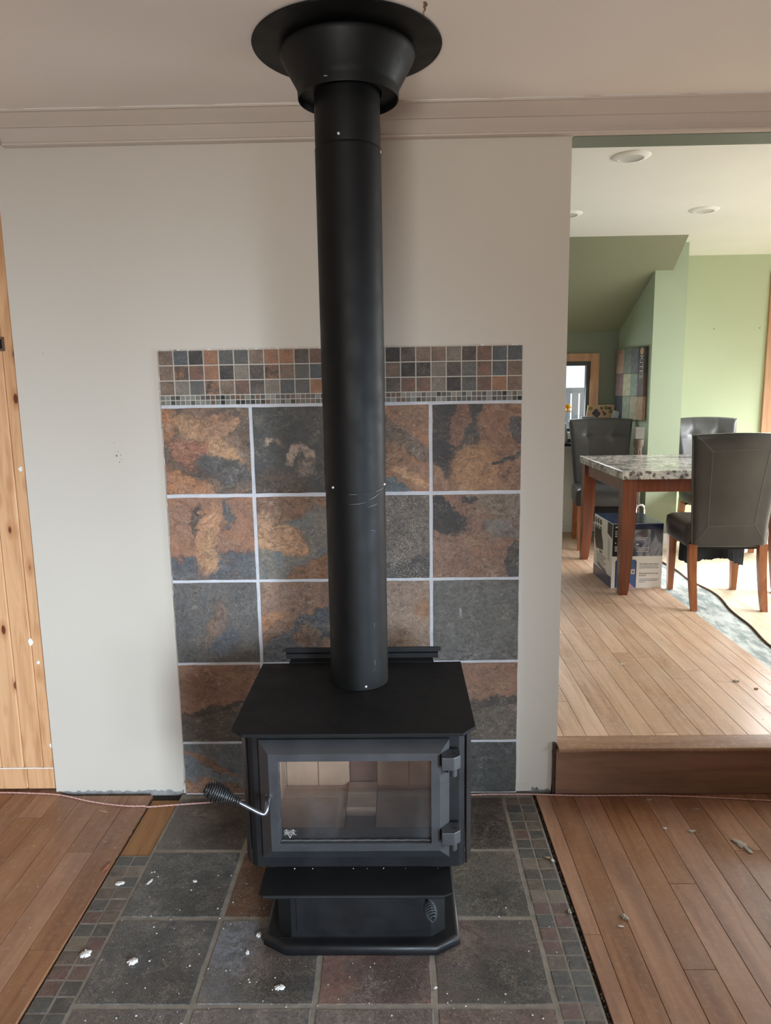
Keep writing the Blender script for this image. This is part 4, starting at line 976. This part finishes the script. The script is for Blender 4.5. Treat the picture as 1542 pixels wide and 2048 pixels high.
# ------------------------------------------------------------------ parsons chairs
t = NT('black_leather'); v = t.obj()
vo = t.n('ShaderNodeTexVoronoi'); vo.inputs['Scale'].default_value = 320; t.l(v, vo.inputs['Vector'])
t.bump(vo.outputs['Distance'], .12, .0006); M_lea = t.set(t.ramp(t.noise(v, 4, 3), [(.3, lin((56, 56, 57))), (.7, lin((72, 72, 72)))]), .34, 0, .5)
M_seam = NT('seam_thread').set(lin((18, 17, 17)), .6)
M_piping = NT('edge_piping').set(lin((112, 106, 102)), .4)
M_cover = paint('black_dust_cover', (26, 28, 30), .95, .2, 60, .4)
M_legf = woodz('chair_leg_wood', (124, 72, 46), (158, 98, 62), (176, 116, 76), .3)
def make_chair(label, full=True, cover=True):
    """front faces -Y, origin on the floor below the seat centre"""
    ch = thing('dining_chair', label, 'chair', (0, 0, 0))
    # seat
    bm = bmesh.new(); bmesh.ops.create_grid(bm, x_segments=12, y_segments=12, size=.5)
    m = MB(); W_, D_ = .215, .215
    bm.free()
    ringsz = [(.365, .0), (.372, .008), (.44, .012), (.485, .008), (.502, -.012), (.508, -.05), (.512, -.13)]
    rg_ = []
    for z, e in ringsz:
        r_ = []
        w, d = W_+e+.012, D_+e; c_ = min(.04, w*.9)
        for (sx, sy, a0) in ((1, -1, -90), (1, 1, 0), (-1, 1, 90), (-1, -1, 180)):
            for k in range(5):
                a = R(a0+90*k/4); r_.append((sx*(w-c_)+c_*math.cos(a), sy*(d-c_)+c_*math.sin(a)-.01, z))
        rg_.append(r_)
    m.rings(rg_, True, True); m.build('seat', M_lea, ch, 60)
    # backrest: curved, flaring slab
    NX, NZ = 14, 20
    def bw(s): return .205+.055*s**1.3
    def yc(s): return .215+.0*s+.115*s**1.6
    def pt(u, s, side):
        z = .385+.645*s; w = bw(s); z += .012*(1-u*u)*s**4
        x = u*w; y = yc(s)+.035*(u*u-.4)*s*(-1)
        th = .034
        ed = min(1, (1-abs(u))*9)**.5 if abs(u) < 1 else 0
        tp = min(1, (1-s)*14)**.5 if s < 1 else 0
        th_ = .018+(th-.018)*min(ed, tp)
        if side < 0:   # front, tufted
            d = 0
            for bu, bs_ in BT: d += .016*math.exp(-(((u-bu)*.24)**2+((s-bs_)*.6)**2)/.0012)
            for bu in (-.42, .42): d += .003*math.exp(-((u-bu)*.24)**2/.00006)
            d += .003*math.exp(-((s-.79)*.6)**2/.00006)
            return (x, y-th_+d, z)
        return (x, y+th_*.9, z)
    BT = [(-.42, .79), (.42, .79), (-.42, .45), (.42, .45)]
    NX, NZ = 40, 48
    m = MB(); b = 0
    idx = {}
    for side in (-1, 1):
        for j in range(NZ+1):
            for i in range(NX+1):
                idx[(side, i, j)] = len(m.v); m.v.append(pt(-1+2*i/NX, j/NZ, side))
    for side in (-1, 1):
        for j in range(NZ):
            for i in range(NX):
                q_ = (idx[(side, i, j)], idx[(side, i+1, j)], idx[(side, i+1, j+1)], idx[(side, i, j+1)])
                m.f.append(q_ if side < 0 else q_[::-1])
    for j in range(NZ):
        m.f.append((idx[(-1, 0, j)], idx[(-1, 0, j+1)], idx[(1, 0, j+1)], idx[(1, 0, j)])); m.f.append((idx[(-1, NX, j+1)], idx[(-1, NX, j)], idx[(1, NX, j)], idx[(1, NX, j+1)]))
    for i in range(NX):
        m.f.append((idx[(-1, i, NZ)], idx[(-1, i+1, NZ)], idx[(1, i+1, NZ)], idx[(1, i, NZ)])); m.f.append((idx[(-1, i+1, 0)], idx[(-1, i, 0)], idx[(1, i, 0)], idx[(1, i+1, 0)]))
    bk = m.build('backrest', M_lea, ch, 50)
    for bu, bs_ in BT[:2] + BT[2:]:
        p = pt(bu, bs_, -1)
        o = MB().lathe([(.0001, .006), (.007, .0045), (.010, 0), (.009, -.003), (.0001, -.003)], n=14).build('button', M_lea, bk, 50)
        o.matrix_local = Matrix.Translation((p[0], p[1]-.002, p[2])) @ Matrix.Rotation(R(90), 4, 'X')
    def line(pts, side, r, name, mat, off=.0):
        P_ = []
        for (u0, s0), (u1, s1) in zip(pts[:-1], pts[1:]):
            for k in range(12):
                f_ = k/12; p = pt(u0+(u1-u0)*f_, s0+(s1-s0)*f_, side); P_.append((p[0], p[1]+off*side, p[2]))
        p = pt(*pts[-1], side); P_.append((p[0], p[1]+off*side, p[2]))
        return MB().tube(P_, r, 5).build(name, mat, bk, 60)
    for u in (-.42, .42): line([(u, .03), (u, .99)], -1, .0011, 'seam', M_seam)
    line([(-.99, .79), (.99, .79)], -1, .0011, 'seam', M_seam)
    # seams and piping on the rear face
    line([(-.62, .19), (-.62, .87), (.62, .85), (.62, .17), (-.62, .19)], 1, .0015, 'seam', M_piping, .0006)
    for a_, b_ in (((-.95, .02), (-.62, .19)), ((.95, .02), (.62, .17)), ((-.88, .965), (-.62, .87)), ((.88, .965), (.62, .85))): line([a_, b_], 1, .0019, 'seam', M_piping, .0006)
    for u in (-1, 1):
        for off in (.0, -.012):
            P_ = [(pt(u, k/30, 1)[0]+u*.001, pt(u, k/30, 1)[1]-.003+off, pt(u, k/30, 1)[2]) for k in range(0, 30)]
            MB().tube(P_, .0028, 6).build('piping', M_piping, bk, 60)
    # legs
    for sx in (-1, 1):
        x0 = sx*.198
        def sq(cx_, cy_, w, z): return [(cx_-w, cy_-w, z), (cx_+w, cy_-w, z), (cx_+w, cy_+w, z), (cx_-w, cy_+w, z)]
        MB().rings([sq(x0, -.19, .0165, 0), sq(x0, -.19, .022, .2), sq(x0, -.19, .0235, .37)], True, True).build('leg', M_legf, ch)
        rl = [sq(x0, .205+.085*(1-k/8)**1.7, .016+.007*(k/8)**.6, .385*k/8) for k in range(9)]
        MB().rings(rl, True, True).build('leg', M_legf, ch)
    if cover:
        r = random.Random(5); n = 60; m = MB()
        top, bot_ = [], []
        for k in range(n+1):
            a = 2*PI*k/n; x = .19*max(-1, min(1, 1.35*math.cos(a))); y = .17*max(-1, min(1, 1.35*math.sin(a)))
            top.append((x, y, .368))
            dz = .02+.075*(.5+.5*math.sin(a*1.0+cover))**1.2+.012*math.sin(a*5+cover)+.010*r.random()
            bot_.append((x*1.03, y*1.03, .368-dz))
        m.rings([top[:-1], bot_[:-1], [(p[0]*.985, p[1]*.985, p[2]) for p in bot_[:-1]], [(p[0]*.985, p[1]*.985, p[2]) for p in top[:-1]]])
        m.build('dust_cover', M_cover, ch)
    return ch
def copy_tree(o, parent=None):
    c = o.copy(); C.objects.link(c)
    if parent: c.parent = parent; c.matrix_parent_inverse = o.matrix_parent_inverse
    for k in [x_ for x_ in o.children]: copy_tree(k, c)
    return c
grp = 'black leather chairs around the dining table'
c1 = make_chair('tufted black leather chair at the table near the nook window', cover=2.6); c1['group'] = grp
c3 = copy_tree(c1); c3['label'] = 'tufted black leather chair across the table before the pale green wall'
c4 = copy_tree(c1); c4['label'] = 'black chair at far right, mostly cut off by the picture edge'
c2 = copy_tree(c1); c2['label'] = 'nearest black leather chair, turned away and showing its seamed back'
for ch in list(c2.children):
    if ch.name.startswith('dust_cover'):
        m = MB(); r = random.Random(9); P1 = []; P2 = []
        for k in range(41):
            f_ = k/40; x = -.23+.40*f_
            P1.append((x, -.12, .368)); P2.append((x+.01, -.11+.02*math.sin(f_*9), .368-(.185-.055*math.sin(min(1, f_*1.5)*PI)*.6-.03*f_+.006*math.sin(f_*17)+.010*r.random())))
        for a_, b_ in ((P1, P2),):
            n = len(m.v); m.v += a_+b_+[(p[0], p[1]+.003, p[2]) for p in a_]+[(p[0], p[1]+.003, p[2]) for p in b_]; L = 41
            for k in range(40):
                m.f += [(n+k, n+k+1, n+L+k+1, n+L+k), (n+2*L+k+1, n+2*L+k, n+3*L+k, n+3*L+k+1), (n+L+k, n+L+k+1, n+3*L+k+1, n+3*L+k)]
        m.rings([[(-.2, -.12, .367), (.2, -.12, .367), (.2, .18, .367), (-.2, .18, .367)], [(-.19, -.11, .345), (.19, -.11, .345), (.19, .17, .340), (-.19, .17, .346)]], True, True)
        ch.data = m.mesh('dust_cover', M_cover)
c1.location = (2.495, 3.45, F2); c1.rotation_euler = (0, 0, R(-8)) 
c3.location = (3.375, 3.32, F2); c3.rotation_euler = (0, 0, R(2))
c4.location = (3.98, 3.02, F2); c4.rotation_euler = (0, 0, R(-80))
c2.location = (2.757, 1.912, F2); c2.rotation_euler = (0, 0, R(176))

# ------------------------------------------------------------------ product box under the table
bx = thing('cardboard_box', 'white and navy printed product box under the table', 'box', (2.358, 2.342, F2), R(1))
def flat(name, mat, pts, face, parent=bx, d=.0005):
    m = MB()
    if face == 'front': m.prism(pts, -.2055-d, -.2055+.0, 'y')
    elif face == 'left': m.prism(pts, -.1655-d, -.1655, 'x')
    else: m.prism(pts, .4305, .4305+d, 'z')
    return m.build(name, mat, parent)
MB().box(-.165, .165, -.205, .205, 0, .430, .002).build('carton', NT('box_card').set(lin((246, 246, 246)), .35), bx)
M_navy = NT('box_navy').set(lin((30, 44, 78)), .2); M_blue = NT('box_blue').set(lin((44, 72, 116)), .2); M_ink = NT('box_ink').set(lin((84, 88, 100)), .5); M_wt = NT('box_white_ink').set(lin((220, 224, 230)), .4)
t = NT('box_photo'); v = t.obj((5, 5, 3)); n1 = t.noise(v, 1.4, 4, .6, .5)
M_photo = t.set(t.ramp(n1, [(.35, lin((24, 30, 52))), (.48, lin((60, 70, 96))), (.56, lin((150, 158, 178))), (.64, lin((92, 88, 92))), (.8, lin((60, 58, 62)))]), .2)
M_purp = NT('box_purple').set(lin((64, 62, 104)), .3); M_dk = NT('box_dark').set(lin((46, 46, 48)), .3); M_scrn = NT('phone_screen_blue').set(lin((76, 110, 160)), .2); M_pink = NT('box_pink').set(lin((214, 160, 196)), .3)
flat('top_panel', M_blue, [(-.163, -.203), (.163, -.203), (.163, .203), (-.163, .203)], 'top')
flat('top_picture', M_navy, [(-.02, -.18), (.15, -.18), (.15, .18), (.05, .18)], 'top', d=.0009)
flat('photo_panel', M_photo, [(-.163, .215), (.163, .215), (.163, .428), (-.163, .428)], 'front')
flat('photo_sky', M_navy, [(-.163, .385), (.163, .395), (.163, .4285), (-.163, .4285)], 'front', d=.0008)
flat('title_strip', M_dk, [(-.163, .215), (-.115, .215), (-.115, .4285), (-.163, .4285)], 'front', d=.0010)
for k, (z_, w_) in enumerate(((.405, .018), (.375, .012), (.36, .012), (.345, .012), (.30, .008), (.275, .016), (.262, .016), (.249, .016))):
    flat('print_mark', M_wt, [(-.148, z_), (-.148+w_, z_), (-.148+w_, z_+.007), (-.148, z_+.007)], 'front', d=.0013)
for z_, w_ in ((.335, .075), (.322, .06), (.268, .085), (.256, .07), (.244, .078)): flat('print_line', M_wt, [(-.01, z_), (-.01+w_, z_), (-.01+w_, z_+.0035), (-.01, z_+.0035)], 'front', d=.0011)
flat('print_word', M_wt, [(-.01, .29), (.008, .29), (.008, .298), (-.01, .298)], 'front', d=.0011)
# phone drawing
flat('phone_outline', NT('phone_frame').set(lin((38, 64, 102)), .3), [(-.140, .004), (-.002, .004), (-.002, .180), (-.012, .192), (-.130, .192), (-.140, .182)], 'front')
flat('phone_screen', M_scrn, [(-.134, .006), (-.007, .006), (-.007, .178), (-.015, .187), (-.127, .187), (-.134, .180)], 'front', d=.0009)
flat('phone_shape', M_pink, [(-.08, .006), (-.012, .006), (-.06, .05)], 'front', d=.0012); flat('phone_card', M_wt, [(-.06, .096), (-.012, .096), (-.012, .128), (-.06, .128)], 'front', d=.0012)
flat('phone_dot', M_purp, [(-.03, .106), (-.018, .106), (-.018, .117), (-.03, .117)], 'front', d=.0015)
text('slogan', 'Get Alerts that Matter', .0140, M_ink, (.016, -.2062, .158), (R(90), 0, 0), bx, .0003)
text('slogan.001', 'Soyez alerté de ce qui\nse passe', .0140, M_ink, (.016, -.2062, .095), (R(90), 0, 0), bx, .0003)
for z_, w_ in ((.146, .12), (.135, .125), (.060, .13), (.050, .12), (.040, .04)): flat('print_line', M_ink, [(.017, z_), (.017+w_, z_), (.017+w_, z_+.0028), (.017, z_+.0028)], 'front')
# left side print (pts are (y,z))
flat('bottom_band', M_purp, [(-.203, .002), (.203, .002), (.203, .075), (-.203, .075)], 'left')
flat('camera_set', M_dk, [(.19, .34), (.04, .34), (.0, .27), (-.01, .215), (.15, .20), (.19, .27)], 'left')
for i in range(3):
    for j in range(2):
        cy_, cz_ = .165-.055*i, .395-.05*j
        flat('camera_icon', M_dk, [(cy_+.022*math.cos(a), cz_+.020*math.sin(a)) for a in [k*PI/8 for k in range(16)]], 'left')
        flat('camera_lens', M_wt, [(cy_-.006+.006*math.cos(a), cz_+.004+.006*math.sin(a)) for a in [k*PI/4 for k in range(8)]], 'left', d=.0009)
flat('dark_panel', M_dk, [(-.10, .428), (-.203, .428), (-.203, .33), (-.10, .35)], 'left'); flat('label_bar', M_purp, [(.10, .09), (-.10, .065), (-.10, .085), (.10, .11)], 'left')
for k in range(7): flat('print_line', M_ink, [(.15-.02*(k % 2), .175-k*.013), (-.09+.03*(k % 3), .170-k*.013), (-.09+.03*(k % 3), .1735-k*.013), (.15-.02*(k % 2), .1785-k*.013)], 'left')
flat('print_word', M_ink, [(.07, .188), (.01, .186), (.01, .198), (.07, .200)], 'left')
for k in range(12): flat('print_line', M_ink, [(-.12, .31-k*.012), (-.16, .309-k*.012), (-.16, .312-k*.012), (-.12, .313-k*.012)], 'left')

# ------------------------------------------------------------------ bowl on the table
bw_ = thing('fruit_bowl', 'shallow dark wooden bowl holding pine cones behind the near chair', 'bowl', (3.08, 2.78, F2+.7925))
m = MB().lathe([(.0001, 0), (.05, 0), (.07, .006), (.115, .024), (.135, .034), (.137, .037), (.112, .030), (.06, .010), (.0001, .008)], n=40); m.build('dish', paint('dark_wood_bowl', (74, 44, 34), .3), bw_, 50)
M_cone = paint('pine_cone', (70, 56, 46), .9, .4, 40)
for i, (x_, y_) in enumerate(((-.045, 0), (.03, .04), (.02, -.045))):
    pcn = thing('pine_cone', ['brown pine cone at the left of the table bowl', 'brown pine cone at the back of the table bowl', 'brown pine cone at the front of the table bowl'][i], 'pine cone', (3.08+x_, 2.78+y_, F2+.802), group='pine cones in the bowl')
    m = MB()
    for lv in range(8):
        rr = .034*math.sin(PI*(lv+1.2)/9.6); 
        for k in range(9):
            a = 2*PI*k/9+lv*.6; z_ = .008+lv*.010; p = Vector((math.cos(a), math.sin(a), 0))
            m.add([tuple(p*rr*.3+Vector((0, 0, z_))), tuple(p*rr+Vector((-p.y*.008, p.x*.008, z_+.004))), tuple(p*(rr*1.15)+Vector((0, 0, z_+.010))), tuple(p*rr+Vector((p.y*.008, -p.x*.008, z_+.004)))], [(0, 1, 2, 3)])
    m.build('scales', M_cone, pcn)

# ------------------------------------------------------------------ cane in the corner behind the table
wc = thing('walking_cane', 'chrome cane with crooked handle standing behind the near table leg', 'cane', (2.655, 3.10, F2))
MB().tube([(0, 0, .02), (0, 0, .365)]+[(.032-.032*math.cos(a), 0, .365+.032*math.sin(a)) for a in [k*PI/12 for k in range(1, 13)]]+[(.064, 0, .325)], .008, 12).build('crook_shaft', M_chrome, wc, 60)
MB().lathe([(.0001, 0), (.014, 0), (.013, .03), (.009, .035)], n=16).build('rubber_foot', M_slit, wc, 40)

# ------------------------------------------------------------------ nook: sign, pillar, tray, canister, flowers
ang = math.atan2(4.082-3.501, 2.768-2.861)
sg = thing('wall_sign', 'multicoloured plank sign with KITES lettering on the dark green nook wall', 'sign', (2.861, 3.501, 0))
dv = Vector((2.768-2.861, 4.082-3.501, 0)).normalized(); nv = Vector((-dv.y, dv.x, 0))
Msg = Matrix.Identity(4); Msg.col[0] = (-dv.x, -dv.y, 0, 0); Msg.col[1] = (-nv.x, -nv.y, 0, 0); Msg.col[2] = (0, 0, 1, 0); Msg.translation = (2.861+nv.x*.001, 3.501+nv.y*.001, 0)
sg.matrix_world = Msg   # local x runs towards the viewer along the wall, -y out of the wall
xs_ = [-.56, -.42, -.28, -.16, -.055]; zs_ = [1.81, 1.60, 1.41, 1.215]
cols = [[(158, 132, 114), (112, 118, 104), (92, 98, 96), (60, 56, 54)], [(112, 92, 88), (158, 156, 126), (116, 132, 114), (82, 68, 62)], [(50, 52, 58), (124, 134, 114), (150, 146, 120), (148, 122, 96)]]
for i in range(4):
    for j in range(3):
        MB().box(xs_[i]+.001, xs_[i+1]-.001, -.032, -.004, zs_[j+1]+.001, zs_[j]-.001, .0015).build('sign_plank', paint('sign_paint_%d%d' % (i, j), cols[j][i], .7, .18, 25, .3), sg)
MB().box(-.56, -.055, -.004, -.0005, 1.215, 1.81).build('sign_back', M_dk, sg)
text('sign_lettering', 'KITES', .078, paint('sign_letter', (176, 172, 156), .8), (-.125, -.0328, 1.745), (R(90), R(90), 0), sg, .0006)
# rosette at sign top
MB().lathe([(.0001, .004), (.02, .003), (.03, 0), (.0001, 0)], n=12).build('rosette', paint('rosette_tan', (180, 150, 110), .8), sg).matrix_local = Matrix.Translation((-.10, -.0325, 1.775)) @ Matrix.Rotation(R(90), 4, 'X')
pc = thing('pillar_stand', 'carved brown pillar stand in the nook beside the right chair edge', 'stand', (2.775, 3.475, F2))
MB().lathe([(.0001, 0), (.045, 0), (.045, .03), (.036, .05), (.028, .07), (.028, .80), (.033, .815), (.040, .83), (.042, .878), (.0001, .880)], n=16).build('column', paint('carved_brown', (104, 90, 78), .7, .2, 20, .5), pc, 30)
for k in range(10):
    a = 2*PI*k/10; MB().tube([(.028*math.cos(a), .028*math.sin(a), .08), (.028*math.cos(a), .028*math.sin(a), .79)], .004, 5).build('flute', bpy.data.materials['carved_brown'], pc)
tag(MB().box(-.036, .036, -.03, .03, 0, .095, .003).build('wooden_block', paint('pale_block', (124, 122, 112), .8, .08, 20), None, None, (2.775, 3.475, F2+.881)), 'pale grey wooden block sitting on top of the carved pillar stand', 'block')
tr = thing('decorated_tray', 'wooden tray painted with grapes, propped on the shelf against the wall', 'tray', (2.59, 3.97, 1.012))
tr.rotation_euler = (R(-14), R(0), 0)
MB().prism([(-.14, 0), (.08, 0), (.15, .33), (-.09, .33)], -.008, .006, 'y').build('board', paint('tray_wood', (168, 138, 104), .5, .1, 10), tr)
m1 = paint('grape_purple', (54, 50, 70), .5); m2 = paint('vine_green', (104, 104, 56), .6)
def disc(x_, z_, r_, mat, nm):
    MB().prism([(x_+r_*math.cos(k*PI/5)*(.8+.3*rnd.random()), z_+r_*math.sin(k*PI/5)*(.8+.3*rnd.random())) for k in range(10)], -.0095, -.0081, 'y').build(nm, mat, tr)
for x_, z_, r_ in ((-.02, .275, .022), (-.04, .255, .02), (.0, .25, .02), (-.015, .23, .016), (.03, .30, .012), (.10, .30, .013), (.055, .25, .015)): disc(x_, z_, r_, m1, 'grape')
for x_, z_, r_ in ((-.065, .30, .018), (-.06, .21, .022), (.07, .305, .02), (.11, .27, .02), (-.06, .19, .018), (.04, .27, .012)): disc(x_, z_, r_, m2, 'leaf')
tag(MB().box(-.030, .030, -.002, .002, 0, .28).build('envelope', paint('pale_envelope', (178, 184, 188), .6), None, None, (2.665, 3.925, 1.0125)), 'pale grey envelope leaning before the painted tray', 'envelope').rotation_euler = (R(-8), R(14), 0)
tag(MB().lathe([(.0001, 0), (.05, 0), (.05, .205), (.053, .21), (.053, .228), (.0001, .229)], n=28).build('canister', paint('canister_grey', (120, 118, 112), .4), None, 40, (2.462, 3.905, 1.0125)), 'grey round canister on the shelf just above the chair back', 'canister')
fw = thing('flower_vase', 'vase of yellow flowers before the nook window, cut by the wall edge', 'flowers', (2.262, 3.925, 1.0125))
MB().lathe([(.0001, 0), (.035, 0), (.045, .05), (.03, .12), (.022, .16), (.028, .17), (.022, .165), (.0001, .10)], n=24).build('vase', paint('vase_white', (200, 205, 205), .3), fw, 50)
M_yel = paint('yellow_petal', (226, 178, 30), .6, .15, 30)
for (x_, y_, z_) in ((.035, 0, .285), (-.05, .02, .31), (-.03, -.03, .25), (-.02, .01, .34)):
    MB().tube([(0, 0, .12), (x_*.5, y_*.5, .2), (x_, y_, z_)], .002, 5).build('stem', m2, fw)
    m = MB()
    for lv in range(4):
        for k in range(10):
            a = 2*PI*k/10+lv*.4; el = R(-20+lv*28); d = Vector((math.cos(a)*math.cos(el), math.sin(a)*math.cos(el), math.sin(el))); s_ = Vector((-math.sin(a), math.cos(a), 0))
            q0 = Vector((x_, y_, z_)); L_ = .060
            m.add([tuple(q0), tuple(q0+d*L_*.6+s_*.008), tuple(q0+d*L_), tuple(q0+d*L_*.6-s_*.008)], [(0, 1, 2, 3)])
    m.build('flower_head', M_yel, fw)
# electrical box on the pine wall at the picture's left edge
eb = thing('switch_box', 'old brown electrical box set in the pine boards at the left edge', 'electrical box', (-.57, .030, 1.675))
MB().box(-.035, .032, -.004, .0, -.024, .024, .001).build('plate', paint('rusty_box', (96, 70, 50), .6, .3, 40), eb)
MB().box(-.026, .024, -.0052, -.0041, -.016, .016).build('recess', M_slit, eb)
